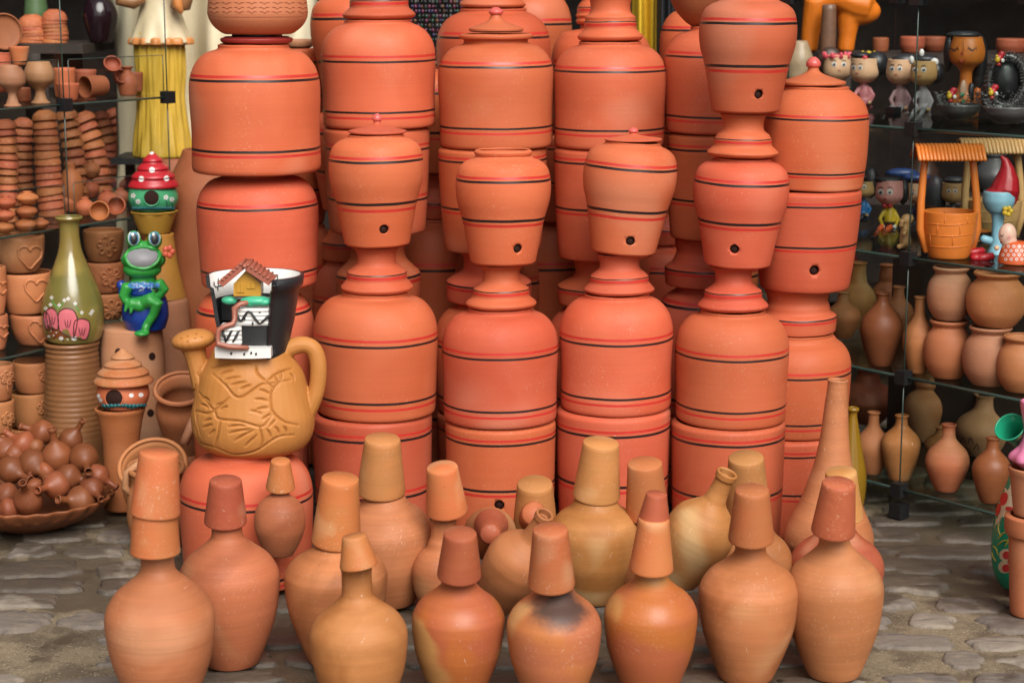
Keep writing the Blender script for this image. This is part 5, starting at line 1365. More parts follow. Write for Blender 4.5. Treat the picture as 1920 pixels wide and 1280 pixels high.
# the beaded curtain and coloured cloths seen between stacks
mb = MB(); mb2 = []
BC = [P("bead_%d" % i, c, rough=.3) for i, c in enumerate(((.015, .05, .03), (.12, .02, .05), (.12, .05, .02), (.03, .02, .07), (.01, .01, .01), (.07, .07, .07), (.01, .01, .01)))]
a = at(588, 100, 6.7); b_ = at(885, 100, 6.7)
for i in range(46):
    x = a.x+(b_.x-a.x)*i/45; z = 1.62
    while z > .9:
        mb.ell((x+random.uniform(-.003, .003), 6.7+random.uniform(-.01, .01), z), (.006, .006, .008), random.choice(BC), nu=6, nv=4); z -= .0165
mb.tube([(a.x-.02, 6.7, 1.63), (b_.x+.02, 6.7, 1.63)], .01, WOODD, 8)
tag(mb.build("bead_curtain", (a.x, 6.7, .9)), "dark multicoloured bead curtain behind the tall stacks", "curtain")
def cloth(x0, x1, Y, z0, z1, mat, lab, nm):
    mb = MB(); a, b_ = at(x0, 50, Y), at(x1, 50, Y); n = 24
    for j in range(17):
        for i in range(n+1):
            u, v = i/n, j/16; mb.v.append(Vector((a.x+(b_.x-a.x)*u, Y+.03*math.sin(u*14+v*2)+.02*math.sin(u*5-v*5), z0+(z1-z0)*v)))
    for j in range(16):
        for i in range(n): q = j*(n+1)+i; mb.f.append((q, q+1, q+n+2, q+n+1)); mb.m.append(mb.mi(mat))
    o = mb.build(nm, (a.x, Y, z0)); m = o.modifiers.new("t", 'SOLIDIFY'); m.thickness = .004; tag(o, lab, "cloth"); return o
cloth(1185, 1240, 6.6, .6, 1.7, P("yellow_cloth", (.80, .50, .02), rough=.8), "bright yellow cloth hanging in the gap between rear stacks", "yellow_cloth")
cloth(1232, 1262, 6.5, .6, 1.7, P("black_cloth", (.02, .02, .025), rough=.8), "black cloth strip beside the yellow cloth", "black_cloth")

# ================================================================ basket of small burnished bottles
YD = 4.98
cxd = 62
def wav(th, z): return 1+(.022*math.sin(26*th) if z > .055 else 0)
o = vert("clay_dish", cxd, YD, [(980, 70, 1), (976, 78), (963, 108), (947, 134), (932, 149), (926, 152)], BURN, zb=0.0, rfun=wav, wall=.010, seg=156)
tag(o, "wide brown clay dish with a crimped rim, heaped with small bottles", "dish")
GSB = "small burnished brown bottles heaped in the dish"
BP = [(0, .45, 1), (.03, .52), (.16, .84), (.34, 1.0), (.48, .93), (.60, .62), (.68, .36), (.76, .24), (.9, .23), (.97, .30), (1, .29)]
bt = [((8, 838), (-12, 806), .0, 28, "bottle at the left edge, pointing up left"), ((40, 830), (8, 808), -.02, 27, "large bottle lying left, second from the edge"), ((78, 810), (36, 798), .0, 24, "topmost bottle with its neck pointing left"),
      ((130, 828), (156, 788), .0, 22, "top right bottle with its neck pointing up right"), ((108, 858), (97, 803), .01, 29, "upright bottle with its neck up, right of centre"), ((66, 836), (60, 812), -.04, 17, "small bottle wedged between bigger ones near the top"),
      ((62, 868), (88, 898), .045, 27, "bottle with its neck pointing down right near the centre"), ((156, 855), (166, 884), .085, 27, "bottle facing the viewer at the upper right"), ((20, 880), (57, 899), .03, 26, "bottle near the left edge, neck pointing right"),
      ((8, 925), (-24, 905), .0, 24, "bottle at the lower left edge, pointing left"), ((54, 942), (42, 904), .05, 27, "upright front bottle with open mouth near the rim"), ((108, 908), (70, 919), .06, 27, "bottle in the middle with its open mouth to the left"),
      ((132, 894), (172, 902), .0, 25, "bottle with its neck pointing right, behind the middle one"), ((150, 938), (108, 936), .04, 29, "front right bottle with its mouth pointing left"), ((170, 913), (190, 936), .06, 23, "bottle at the right with its mouth down right"),
      ((182, 890), (220, 914), .0, 21, "rightmost bottle with its neck over the rim"), ((62, 905), (55, 885), -.02, 18, "small bottle deep between the front ones"), ((90, 880), (110, 865), -.03, 20, "bottle half buried in the middle of the heap"),
      ((10, 955), (-20, 960), .0, 22, "bottle low at the left edge inside the rim"), ((30, 850), (50, 840), -.05, 20, "bottle at the back of the heap, left")]
for (c, m, dy, r, lab) in bt:
    # how far back each one lies follows the heap: lower rows nearer
    Yv = 4.90+(955-c[1])*.0012
    p1 = at(m[0], m[1], Yv-dy-.015); pc = at(c[0], c[1], Yv); kk = sc(pc); ax = (p1-pc)
    ax = ax if ax.length > .05 else ax.normalized()*.05
    axn = ax.normalized(); L_ = ax.length+r*kk*1.05; p0 = pc-axn*r*kk*1.05
    if L_ < r*kk*2.3: p1 = p0+axn*r*kk*2.3
    o = lathe("small_bottle", p0, p1, [(t, q*r*kk, *s_) for t, q, *s_ in BP], BURN, wall=.003, seg=32, n=4)
    tag(o, "burnished "+lab+" of the dish" if 'dish' not in lab and 'heap' not in lab else "burnished "+lab, "bottle", GSB)
# ================================================================ right side: pots and bottles on the glass shelves
GRB = "clay bottles on the right shelves"
def fy(cx, hw, Y): return max(Y, front(CR, uR, cx)+hw*.00165+.008)   # keeps a piece behind the shelf edge
def sbottle(cx, yb, ym, hw, yn, nh, yt, mat, z, lab, bw=.5, Y=None, ns=1.0):
    Y = fy(cx, hw, Y or Yon(yb, z)); d = yb-ym
    o = vert("clay_bottle", cx, Y, [(yb, hw*bw, 1), (yb-d*.05, hw*(bw+.05)), (yb-d*.5, hw*.82), (ym, hw), (ym-(ym-yn)*.45, hw*.86), (ym-(ym-yn)*.8, hw*.5), (yn, nh*1.15), (yn-(yn-yt)*.5, nh), (yt+5, nh*1.0), (yt+2, nh*1.22), (yt, nh*1.2)], mat, zb=z+.0006, wall=.004, seg=40)
    return tag(o, lab, "bottle", GRB)
z = ZR[1]
sbottle(1650, 690, 620, 40, 568, 11, 549, BURN, z, "dark red bottle on the shelf below the seated figurines")
sbottle(1605, 668, 600, 34, 535, 13, 492, BT[3], z, "tan bottle with a yellow belly, tall neck, left end of shelf", Y=5.78)
sbottle(1578, 690, 625, 32, 575, 11, 547, BT[2], z, "tan bottle half hidden by the rightmost jar stack", Y=5.62)
sbottle(1680, 675, 615, 30, 565, 10, 537, BT[2], z, "tan bottle behind the dark red one", Y=5.65)
sbottle(1658, 660, 590, 28, 530, 13, 496, BT[2], z, "shaded tall-necked bottle at the back of the shelf", Y=5.85)
sbottle(1720, 698, 640, 30, 590, 9.5, 556, BT[0], z, "tan bottle just right of the shelf's vertical edge")
GRP = "round tan pots stacked on the right shelf"
def rpot(cx, yb, yt, hw, z, lab, mat=TERRAL, Y=None, zb=None):
    h = yb-yt; Y = Y or fy(cx, hw, Yon(yb, z))
    o = vert("round_pot", cx, Y, [(yb, hw*.55, 1), (yb-h*.04, hw*.66), (yb-h*.25, hw*.93), (yb-h*.5, hw), (yb-h*.7, hw*.92), (yb-h*.84, hw*.72), (yb-h*.89, hw*.66), (yb-h*.94, hw*.75), (yb-h*.975, hw*.80), (yt, hw*.78)], mat, zb=z+.0006 if zb is None else zb, zt=min(at(cx, yt, Y).z, ZR[2]-.024), wall=.006, seg=48)
    return tag(o, lab, "pot", GRP), Y, top_z(o)
o, Y, zz_ = rpot(1775, 713, 600, 45, z, "lower round tan pot of the pair beside the shelf edge", TERRAB)
rpot(1779, 604, 492, 43, z, "upper round tan pot, under the orange toy well", TERRAL, Y, zz_)
o, Y, zz_ = rpot(1852, 735, 612, 50, z, "lower pale round pot of the pair under the red boots", TERRAL)
rpot(1865, 630, 500, 56, z, "upper round tan pot with wide open mouth", TERRAB, Y, zz_)
rpot(1912, 752, 630, 46, z, "round orange pot at the right edge of the picture", TERRAB)
z = ZR[0]
BS = [TERRAL, TERRAB, BURN]
sbottle(1634, 898, 845, 33, 800, 10, 772, TERRAB, z, "small tan bottle on the lowest shelf, left end")
sbottle(1686, 910, 840, 37, 798, 11, 778, BT[3], z, "small blotched tan bottle behind the vertical shelf edge")
sbottle(1773, 943, 880, 41, 825, 12, 795, BT[2], z, "reddish orange bottle in the middle of the lowest shelf")
sbottle(1855, 968, 895, 36, 845, 11, 820, BURN, z, "dark reddish bottle at the right of the lowest shelf")
sbottle(1622, 860, 790, 55, 725, 20, 690, TERRAD, z, "big shaded brown bottle at the back left of the lowest shelf", Y=5.85)
sbottle(1732, 895, 800, 42, 735, 22, 690, TERRAB, z, "tall shaded bottle at the back of the lowest shelf", Y=5.6)
sbottle(1840, 930, 850, 55, 780, 18, 740, TERRAL, z, "big tan bottle with scribbled marks, back of the lowest shelf", Y=5.42)
sbottle(1760, 925, 860, 30, 820, 10, 800, BT[3], z, "pale bottle peeking behind the reddish orange one", Y=5.3)
o = bpy.data.objects
scr = [q for q in COL.objects if q.get('label', '').startswith('big tan bottle with scribbled')][0]
t = bvh_of([scr]); mb = MB()
for q in ([(1800, 828), (1806, 820), (1812, 830)], [(1815, 832), (1820, 820), (1826, 832)], [(1800, 842), (1810, 838), (1820, 846)], [(1826, 842), (1832, 832), (1836, 844)], [(1806, 852), (1818, 848), (1828, 856)]): dline(mb, t, q, 1.0, HOLE, 4, .3)
absorb(mb, scr)

# tall mustard bottle behind the tall-necked one, painted green vase, pots at the right edge
Y = 5.0
o = vert("mustard_bottle", 1592, Y, [(976, 18, 1), (960, 24), (900, 30), (850, 22), (800, 12), (775, 8), (768, 12), (764, 11)], GOLD, zb=0); tag(o, "glossy mustard bottle peeking out behind the very tall-necked bottle", "bottle")
YG = Yon(1100, 0)
o = vert("painted_vase", 1903, YG, [(1104, 24, 1), (1098, 30), (1070, 43), (1020, 48), (960, 42), (920, 30), (895, 22), (880, 20)], GLZG, zb=0, wall=.006); tag(o, "green vase painted with red and cream flowers, right edge", "vase")
t = bvh_of([o]); mb = MB(); FR = P("vase_red", (.62, .03, .03), rough=.25); FC = P("vase_cream", (.76, .60, .38), rough=.25)
dpatch(mb, t, [(1863, 988), (1870, 945), (1884, 915), (1898, 905), (1915, 930), (1915, 965), (1893, 975), (1880, 968), (1872, 984)], FC, .0008, 7)
for x, y, a, b_ in ((1883, 935, 7, 13), (1872, 955, 5, 12), (1896, 955, 11, 5)): dpatch(mb, t, oval(x, y, a, b_, 12, .3), FR, .0016, 3)
for x, y in ((1886, 1040), (1884, 1062), (1896, 1050)): dpatch(mb, t, oval(x, y, 12, 12, 14), FC, .0010, 3)
for x, y in ((1888, 1040), (1887, 1064), (1897, 1052)): dpatch(mb, t, oval(x, y, 7.5, 7.5, 12), FR, .0018, 3)
YL_ = P("vase_yellow", (.62, .5, .04), rough=.3)
for q in ([(1872, 1010), (1880, 1000), (1888, 996)], [(1870, 1022), (1880, 1014), (1890, 1012)], [(1872, 1040), (1868, 1028), (1862, 1022)], [(1876, 1004), (1872, 990), (1874, 982)], [(1884, 1024), (1890, 1014), (1895, 1004)], [(1868, 1052), (1862, 1042), (1860, 1034)]): dline(mb, t, q, 1.4, YL_, 4, .3)
absorb(mb, o)
YO = Yon(1150, 0)
o = vert("clay_pot", 1928, YO, [(1152, 32, 1), (1148, 34), (1050, 41), (1006, 44), (1000, 50), (984, 53), (968, 53), (965, 48)], TERRAB, zb=0); tag(o, "lower terracotta pot cut by the right edge of the picture", "pot"); z1 = top_z(o)
o = vert("clay_pot", 1936, YO, [(968, 34, 1), (960, 36), (900, 44), (884, 48), (876, 49)], TERRAB, zb=z1); tag(o, "upper flared terracotta pot at the right edge, holding pink glazed ware", "pot"); z1 = top_z(o)
o = vert("pink_vase", 1936, YO, [(900, 20, 1), (888, 34), (878, 44), (868, 42), (850, 28), (820, 20), (795, 24), (760, 30), (752, 30)], PNKG, zb=z1-.006, rfun=lambda th, z: 1+.06*math.sin(7*th)*(z < .05)); tag(o, "pink glazed vase cut off by the right edge", "vase")
p0, p1 = at(1925, 850, YO+.10), at(1893, 800, YO+.03); kk = sc(p0)
o = lathe("green_trumpet", p0, p1, [(0, 12*kk, 1), (.5, 14*kk), (.8, 20*kk), (.95, 27*kk), (1, 29*kk)], GLZG, wall=.004); tag(o, "green glazed trumpet mouth leaning out beside the pink vase", "vase")
o = vert("trumpet_stand", 1930, YO+.14, [(1118, 24, 1), (850, 20)], TERRA, zb=0, zt=p0.z, solid=True); tag(o, "hidden clay pillar behind the right edge pots", "stand")

# ================================================================ figurines
def face(mb, t, cx, y, dx, r, look=0, lashes=False):
    for s_ in (-1, 1):
        dpatch(mb, t, oval(cx+s_*dx, y, r*1.35, r*1.3, 12), WHITE, .0008, 2); dpatch(mb, t, oval(cx+s_*dx+look, y+r*.15, r*.8, r*.8, 10), BLACKP, .0016, 2)
        dpatch(mb, t, oval(cx+s_*dx+look-r*.25, y-r*.2, r*.28, r*.28, 6), WHITE, .0022, 1)
        dline(mb, t, [(cx+s_*dx-r*1.2, y-r*1.7), (cx+s_*dx, y-r*2.3), (cx+s_*dx+r*1.2, y-r*1.7)], r*.22, BLACKP, 3, .5)
    dline(mb, t, [(cx-r*.8, y+r*3.1), (cx, y+r*3.4), (cx+r*.8, y+r*3.1)], r*.28, FRm, 3, .5)
FRm = P("mouth_red", (.5, .05, .04))
GF = "painted clay figurines sitting on the glass shelves"
def figurine(cx, z, yb, ytop, ych, hw, lab, skin, hair, shirt, legs, eyes, hairf=None, Y=None, extra=None, legd=-1, crown=None, hands=None, open_head=True):
    """seated pot-headed figurine: planter head, torso, arms on the lap, legs hanging to the lower left"""
    Y = Y or Yon(yb, z)
    dy = z-at(cx, yb, Y).z
    e = empty("figurine", (at(cx, yb, Y).x, Y, z+.0006), lab, "figurine", GF)
    H = ych-ytop; bh = yb-ych
    hd = vert("head", cx, Y, [(ych, hw*.40, 1), (ych-H*.06, hw*.62), (ych-H*.25, hw*.92), (ych-H*.5, hw), (ytop+H*.1, hw*.93), (ytop, hw*.92)], skin, wall=.004, seg=36)
    t = bvh_of([hd]); mb = MB(); face(mb, t, eyes[0], eyes[1], eyes[2], eyes[3]); part(hd, e); absorb(mb, hd)
    if hair:
        mb = MB()
        if hairf: put(mb, [E(*q) for q in hairf(Y)], hair)
        else: put(mb, [E(cx+hw*.30, ytop+H*.42, Y+.022, hw*.95, H*.55, hw*.8)], hair)
        mb.build("hair", parent=e)
    if crown: mb = MB(); crown(mb, Y); mb.build("crown", parent=e)
    tr = [E(cx+1, ych+bh*.48, Y, hw*.42, bh*.46, hw*.4), E(cx+1, ych+bh*.72, Y, hw*.55, bh*.26, hw*.5), TB([(cx, ych-2, hw*.26), (cx, ych+bh*.25, hw*.30)], Y)]
    tr += [TB([(cx+s_*hw*.34, ych+bh*.20, hw*.15, Y), (cx+s_*hw*.66, ych+bh*.48, hw*.15, Y-.01), (cx+s_*hw*.46, ych+bh*.70, hw*.13, Y-.04)]) for s_ in (-1, 1)]
    blob(tr, .0026, [shirt], "torso", 2, parent=e)
    for s_ in (-1, 1): mb = MB(); put(mb, [E(cx+s_*hw*.42-1, ych+bh*.74, Y-.047, hw*.16, hw*.14, hw*.16)], hands or skin); mb.build("hand", parent=e)
    for s_ in (-1, 1):
        x = cx+s_*hw*.30; mb = MB(); put(mb, [TB([(x, yb-bh*.24, hw*.20, Y-.01), (x+legd*hw*.25, yb-bh*.26, hw*.20, Y-.05), (x+legd*hw*.55, yb-bh*.08, hw*.17, Y-.065), (x+legd*hw*.8, yb+bh*.06, hw*.14, Y-.07)])], legs); mb.build("leg", parent=e)
    for s_ in (-1, 1):
        x = cx+s_*hw*.30+legd*hw*.9; mb = MB(); put(mb, [E(x, yb+bh*.09, Y-.075, hw*.20, hw*.13, hw*.26)], DGREY); mb.build("shoe", parent=e)
    mb = MB(); put(mb, [E(cx, yb-bh*.10, Y+.01, hw*.62, bh*.12, hw*.6)], legs); st = mb.build("seat", parent=e)
    if extra: extra(e, Y)
    return e
z = ZR[3]
def crownf(mb, Y):
    for k in range(9):
        a = 2*PI*k/9; c = at(1569, 104, Y); kk = sc(c)
        mb.tube([c+Vector((23*kk*math.cos(a), 23*kk*math.sin(a), -.008)), c+Vector((25*kk*math.cos(a), 25*kk*math.sin(a), .010))], [.0075, .004], PINKC, 8)
    put(mb, [E(1569, 106, Y, 25, 5, 25)], PINKC)
PINKC = P("crown_pink", (.80, .09, .13))
figurine(1569, z, 196, 104, 153, 26, "crowned girl figurine with a pink crown, left end of top shelf", SKIN, P("hair_brown", (.06, .03, .02)), GREY, GREY, (1573, 121, 9, 3.4), Y=6.15, crown=crownf, hairf=lambda Y: [(1556, 118, Y+.03, 26, 30, 16), (1588, 112, Y+.04, 14, 18, 12)])
def flowers(mb, Y):
    put(mb, [E(1612+i*5.5, 101-2*(i % 2), Y+.01, 4, 3.5, 4) for i in range(7)], YEL); put(mb, [E(1622, 110, Y-.035, 6, 6, 4)], CRED)
figurine(1620, z, 206, 110, 155, 27, "girl figurine in pink with big black hair and a flower garland", SKIN, BLACKP, P("dress_pink", (.66, .24, .25)), P("dress_pink_2", (.60, .20, .22)), (1607, 127, 6, 3.2), Y=6.0, crown=flowers, hairf=lambda Y: [(1642, 120, Y+.012, 24, 24, 24), (1614, 104, Y+.01, 20, 7, 20)])
def vest(col):
    def f(e, Y): pass
    return f
figurine(1688, z, 218, 112, 158, 27, "groom figurine in a mauve jacket and grey trousers", SKIN, BLACKP, MAUVE, GREY, (1680, 129, 7, 3.4), Y=5.85, hairf=lambda Y: [(1698, 116, Y+.025, 28, 16, 18)])
def oldhair(mb, Y): put(mb, [E(1709, 113, Y-.01, 5, 8, 6), E(1752, 117, Y-.01, 8, 8, 8), E(1728, 100, Y+.02, 5, 8, 5)], WHITE)
figurine(1731, z, 222, 115, 160, 25, "old man figurine in grey with white tufts of hair", TAN, BLACKP, GREY, P("trousers_grey", (.25, .25, .26)), (1724, 131, 8, 3.6), Y=5.72, crown=oldhair, hairf=lambda Y: [(1755, 138, Y+.02, 14, 20, 14), (1735, 112, Y+.03, 24, 10, 16)])
# orange face goblet
Y = 5.50
zf = z+.0006
e = empty("face_planter", (at(1805, 248, Y).x, Y, zf), "orange head-shaped planter with closed eyelashes and long black hair", "planter", None)
hd = vert("head", 1806, Y, [(262, 22, 1), (258, 26), (215, 24), (190, 13), (160, 11), (145, 16), (130, 29), (112, 33), (95, 32), (72, 27), (70, 27)], ORGC, zb=zf, wall=.004, seg=40)
t = bvh_of([hd]); mb = MB()
for cx in (1789, 1823):
    dline(mb, t, [(cx-8, 88), (cx, 95), (cx+8, 88)], 1.0, BLACKP, 4, .4)
    for d in (-6, -2, 2, 6): dline(mb, t, [(cx+d, 93-abs(d)*.5), (cx+d*1.4, 97-abs(d)*.4)], .7, BLACKP, 2, .4)
dline(mb, t, [(1807, 76), (1808, 90), (1805, 100)], 1.6, ORGC, 4, .8); dpatch(mb, t, oval(1804, 101, 3.5, 2.8, 8), FRm, .001, 1)
dline(mb, t, [(1799, 111), (1804, 116), (1811, 111)], 1.3, FRm, 4, .4)
part(hd, e); absorb(mb, hd)
mb = MB(); put(mb, [E(1835, 112, Y+.025, 16, 46, 22), E(1778, 100, Y+.03, 9, 36, 14), E(1806, 66, Y+.03, 34, 8, 20), TB([(1838, 120, 13), (1834, 150, 12), (1826, 175, 8)], Y+.02)], BLACKP); mb.build("hair", parent=e)
mb = MB(); put(mb, [E(1806, 172, Y-.026, 7, 22, 5)], P("dress_floral", (.70, .42, .28))); put(mb, [E(1804, 178, Y-.036, 4, 4, 3), E(1806, 190, Y-.036, 4, 4, 3)], TEAL); put(mb, [TB([(1822, 158, 5), (1820, 190, 6)], Y-.03)], DGREY); put(mb, [TB([(1832, 168, 7), (1834, 195, 6)], Y-.02)], ORG); mb.build("dress", parent=e)
# thorny bowls, hens
def thorny(cx, yb, yt, hw, Y, lab, zb):
    e = empty("thorn_bowl", (at(cx, yb, Y).x, Y, zb), lab, "bowl", "grey bowls covered in little thorns")
    o = vert("bowl", cx, Y, [(yb, hw*.35, 1), (yb-(yb-yt)*.1, hw*.5), (yb-(yb-yt)*.5, hw*.85), (yt, hw)], GUNM, zb=zb, wall=.005, seg=40); part(o, e)
    mb = MB(); kk = sc(at(cx, yb, Y)); M = Vector((at(cx, yb, Y).x, Y, zb))
    for i in range(420):
        v = random.random(); a = random.random()*2*PI; r = hw*(.42+.58*v**.8)*kk; zq = (at(cx, yb+(yt-yb)*v, Y).z-at(cx, yb, Y).z)
        p = M+Vector((r*math.cos(a), r*math.sin(a), zq)); d = Vector((math.cos(a), math.sin(a), .1))
        mb.tube([p, p+d*.009], [.0022, .0006], GUNM, 4)
    absorb(mb, o); return e
thorny(1797, 247, 196, 42, 5.36, "left thorny grey bowl on the top right shelf", z+.0006)
thorny(1888, 258, 200, 48, 5.22, "right thorny grey bowl at the edge of the picture", z+.0006)
# thorny ring
Y = 5.30
e = empty("thorn_hollow", (at(1888, 196, Y).x, Y, at(1888, 204, Y).z), "thorny grey egg-shaped nest standing with a dark opening, upper right", "ornament")
c = at(1888, 152, Y); kk = sc(c); mb = MB()
pl = [c+Vector((34*kk*math.cos(a), 0, 46*kk*math.sin(a))) for a in [2*PI*i/40 for i in range(41)]]
mb.tube(pl, 5*kk, GUNM, 10, cap=False)
for p in pl:
    for j in range(12):
        a = random.random()*2*PI; rad = (p-c).normalized(); d = (rad*math.cos(a)+Vector((0, 1, 0))*math.sin(a)); q = p+d*5*kk; mb.tube([q, q+d*.008], [.0022, .0006], GUNM, 4)
mb.build("rim", parent=e)
mb = MB(); mb.ell(c+Vector((0, .045, 0)), (34*kk, .05, 46*kk), BLACKP); mb.build("back", parent=e)
def hen(cx, cy, Y, lab, z0):
    e = empty("toy_hen", at(cx, cy+14, Y), lab, "figurine", "tiny red and yellow toy hens")
    mb = MB(); put(mb, [E(cx, cy, Y, 8, 9, 8), E(cx+5, cy-8, Y+.01, 7, 6, 5)], CRED); mb.build("body", parent=e)
    mb = MB(); put(mb, [E(cx-3, cy+2, Y-.012, 5, 6, 4), E(cx-4, cy-4, Y-.014, 3, 3, 3)], YEL); mb.build("head", parent=e)
    mb = MB(); put(mb, [E(cx-1, cy+11, Y-.004, 5, 4, 5)], FRm); put(mb, [E(cx+7, cy+4, Y-.014, 3.5, 4, 3)], WHITE); mb.build("feet", parent=e)
hen(1783, 178, 5.30, "tiny toy hen on the rim of the left thorny bowl", 0); hen(1861, 172, 5.22, "tiny toy hen on the right thorny bowl, in front of the nest", 0); hen(1873, 110, 5.27, "tiny toy hen perched on top of the thorny nest", 0)

z = ZR[2]
figurine(1617, z, 415, 340, 371, 22, "boy figurine in a blue suit, half behind the rightmost stack", TAN, BLACKP, BLUS, DGREY, (1613, 350, 7, 3), Y=5.95, hairf=lambda Y: [(1632, 342, Y+.01, 16, 30, 18), (1612, 332, Y+.01, 20, 8, 16)])
def bow(mb, Y): put(mb, [E(1659, 386, Y-.02, 5, 4, 3), E(1669, 386, Y-.02, 5, 4, 3)], CRED)
figurine(1667, z, 440, 338, 383, 26, "pink-faced boy figurine in yellow shirt and orange trousers", SKINP, BLACKP, YEL, P("trousers_orange", (.78, .12, .03)), (1660, 360, 8.5, 4), Y=5.72, crown=bow, hairf=lambda Y: [(1667, 337, Y+.004, 28, 9, 25), (1694, 360, Y+.01, 10, 24, 18), (1660, 345, Y-.02, 9, 4, 6), (1680, 345, Y-.02, 9, 4, 6)], hands=WHITE)
figurine(1722, z, 420, 344, 382, 22, "small figurine half hidden behind the toy well post, left", SKIN, P("hat_blue", (.02, .06, .2)), P("coat_navy", (.02, .03, .08)), DGREY, (1718, 362, 6, 2.6), Y=5.9, hairf=lambda Y: [(1718, 333, Y+.01, 26, 9, 18), (1690, 325, Y+.05, 30, 10, 14)])
figurine(1786, z, 425, 343, 380, 22, "veiled figurine seen through the toy well's opening", TAN, DGREY, DGREY, DGREY, (1785, 358, 6, 2.8), Y=5.78, hairf=lambda Y: [(1752, 372, Y+.03, 22, 44, 20), (1790, 338, Y+.02, 22, 8, 16)])
# dog
Y = Yon(466, z)
e = empty("dog_figurine", (at(1694, 466, Y).x, Y, z+.0006), "tan toy dog sitting up beside the pink-faced boy", "figurine")
blob([E(1700, 412, Y, 11, 11, 10), TB([(1698, 420, 8), (1697, 440, 10), (1698, 455, 12)], Y), E(1691, 415, Y-.02, 6, 5, 6), E(1709, 410, Y, 4, 8, 4), E(1690, 422, Y-.02, 5, 5, 5), TB([(1700, 432, 4, Y-.02), (1694, 440, 4, Y-.03)]), TB([(1704, 458, 7, Y), (1690, 461, 5, Y-.04), (1684, 463, 5, Y-.045)])], .0025, [TAN], "body", 3, parent=e)
# toy wells
def well(cx, yb, ytop, hw, Y, lab, mat, zb):
    e = empty("toy_well", (at(cx, yb, Y).x, Y, zb), lab, "ornament", "toy clay wells with ridged roofs")
    H = yb-ytop; f = lambda t: yb-H*t
    o = vert("bucket", cx, Y, [(yb, hw*.62, 1), (f(.02), hw*.66), (f(.18), hw*.80), (f(.40), hw*.86), (f(.41), hw*.86)], mat, zb=zb, wall=.005, seg=40); t = bvh_of([o]); part(o, e)
    mb = MB()
    for k in (.1, .2, .3): dline(mb, t, [(cx-hw*.9, f(k)-2), (cx, f(k)+3), (cx+hw*.9, f(k)-2)], 1.0, mat, 8, .3)
    for k in range(6):
        x = cx-hw*.6+k*hw*.24; yy = f((.1, .2, .3)[k % 3]); dline(mb, t, [(x, yy), (x, yy-H*.1)], .9, mat, 2, .3)
    absorb(mb, o)
    kk = sc(at(cx, yb, Y))
    for s_ in (-1, 1):
        mb = MB(); put(mb, [TB([(cx+s_*hw*.74, f(.05), 6), (cx+s_*hw*.92, f(.25), 8), (cx+s_*hw*.90, f(.5), 7.5), (cx+s_*hw*.82, f(.75), 7), (cx+s_*hw*.74, f(.93), 7)], Y)], mat); mb.build("post", parent=e)
    mb = MB(); a, b_ = at(cx-hw*1.12, f(.92), Y), at(cx+hw*1.08, f(.92), Y)
    n = 18
    for i in range(n):
        x = a.x+(b_.x-a.x)*(i+.5)/n; zr = at(cx, f(1.0), Y).z; zl = a.z-.012
        mb.tube([(x, Y-.055, zl), (x, Y-.02, zr-.004), (x, Y, zr), (x, Y+.02, zr-.004), (x, Y+.055, zl)], (b_.x-a.x)/n*.56, mat, 6)
    mb.build("roof", parent=e)
well(1779, 482, 272, 58, Yon(482, z), "bright orange toy well with a ridged roof on the right shelf", ORGC, z+.0006)
well(1862, 452, 262, 58, 5.62, "tan toy well standing behind the orange one, mostly hidden", TAN, z+.0006)
# pointed red lid on a pale blue figure, boots, small girl, bowls
Y = Yon(482, z)+.05
e = empty("blue_ornament", (at(1868, 470, Y).x, Y, z+.0006), "pale blue clay ornament with a tall pointed red cap", "ornament")
o = vert("stem", 1868, Y, [(470, 18, 1), (464, 16), (450, 11), (420, 10), (400, 13), (392, 22), (375, 30), (362, 29), (358, 27)], LBLUE, zb=z+.0006, solid=True, seg=36); part(o, e)
blob([E(1878, 362, Y, 33, 12, 26), TB([(1884, 356, 28), (1888, 335, 22), (1888, 315, 13), (1884, 300, 7), (1877, 293, 3)], Y), E(1896, 365, Y, 14, 22, 14)], .003, [CRED], "cap", 3, parent=e)
mb = MB(); put(mb, [E(1889+6*math.cos(a), 396+6*math.sin(a), Y-.04, 5, 5, 4) for a in (0, 1.3, 2.6, 3.9, 5.2)], YEL); mb.build("yellow_flower", parent=e)
mb = MB(); put(mb, [TB([(1858, 452, 8), (1846, 449, 8), (1841, 447, 7)], Y-.03)], LBLUE); mb.build("spout", parent=e)
Y = Yon(486, z)
e = empty("toy_boots", (at(1835, 484, Y).x, Y, z+.0006), "pair of glossy red toy boots on the right shelf", "ornament")
for a, b_ in (((1822, 470), .03), ((1840, 480), -.0)):
    x, y = a; mb = MB(); yy = at(x, y, Y+b_); dz = z+.016-yy.z
    put(mb, [TB([(x-8, y+4, 8), (x+6, y+3, 8), (x+22, y, 7)], Y+b_), E(x-10, y+3, Y+b_, 11, 8, 9)], CRED); mb.build("boot", parent=e)
for i, (x, y, r) in enumerate(((1836, 462, 22), (1836, 446, 20))):
    Y2 = 5.36; o = vert("small_dish", x, Y2, [(y+8, r*.5, 1), (y+6, r*.7), (y-4, r), (y-7, r)], ORGC if i else TERRA, zb=z+.0006+i*.026, wall=.004, seg=32); tag(o, ("upper" if i else "lower")+" small orange dish between the toy well and blue ornament", "dish")
Y = Yon(492, z)-.02
e = empty("girl_figurine", (at(1900, 490, Y).x, Y, z+.0006), "bald pink-cheeked doll in an orange dress with white flowers", "figurine")
dh = blob([E(1889, 440, Y, 17, 22, 14), E(1892, 452, Y, 15, 14, 13)], .003, [P("doll_skin", (.78, .50, .38))], "head", 3, parent=e)
drs = o = vert("dress", 1903, Y, [(500, 30, 1), (497, 32), (480, 30), (458, 23), (452, 16)], P("dress_orange", (.70, .12, .03)), zb=z+.0006, solid=True, seg=36); t = bvh_of([o]); part(o, e)
mb = MB()
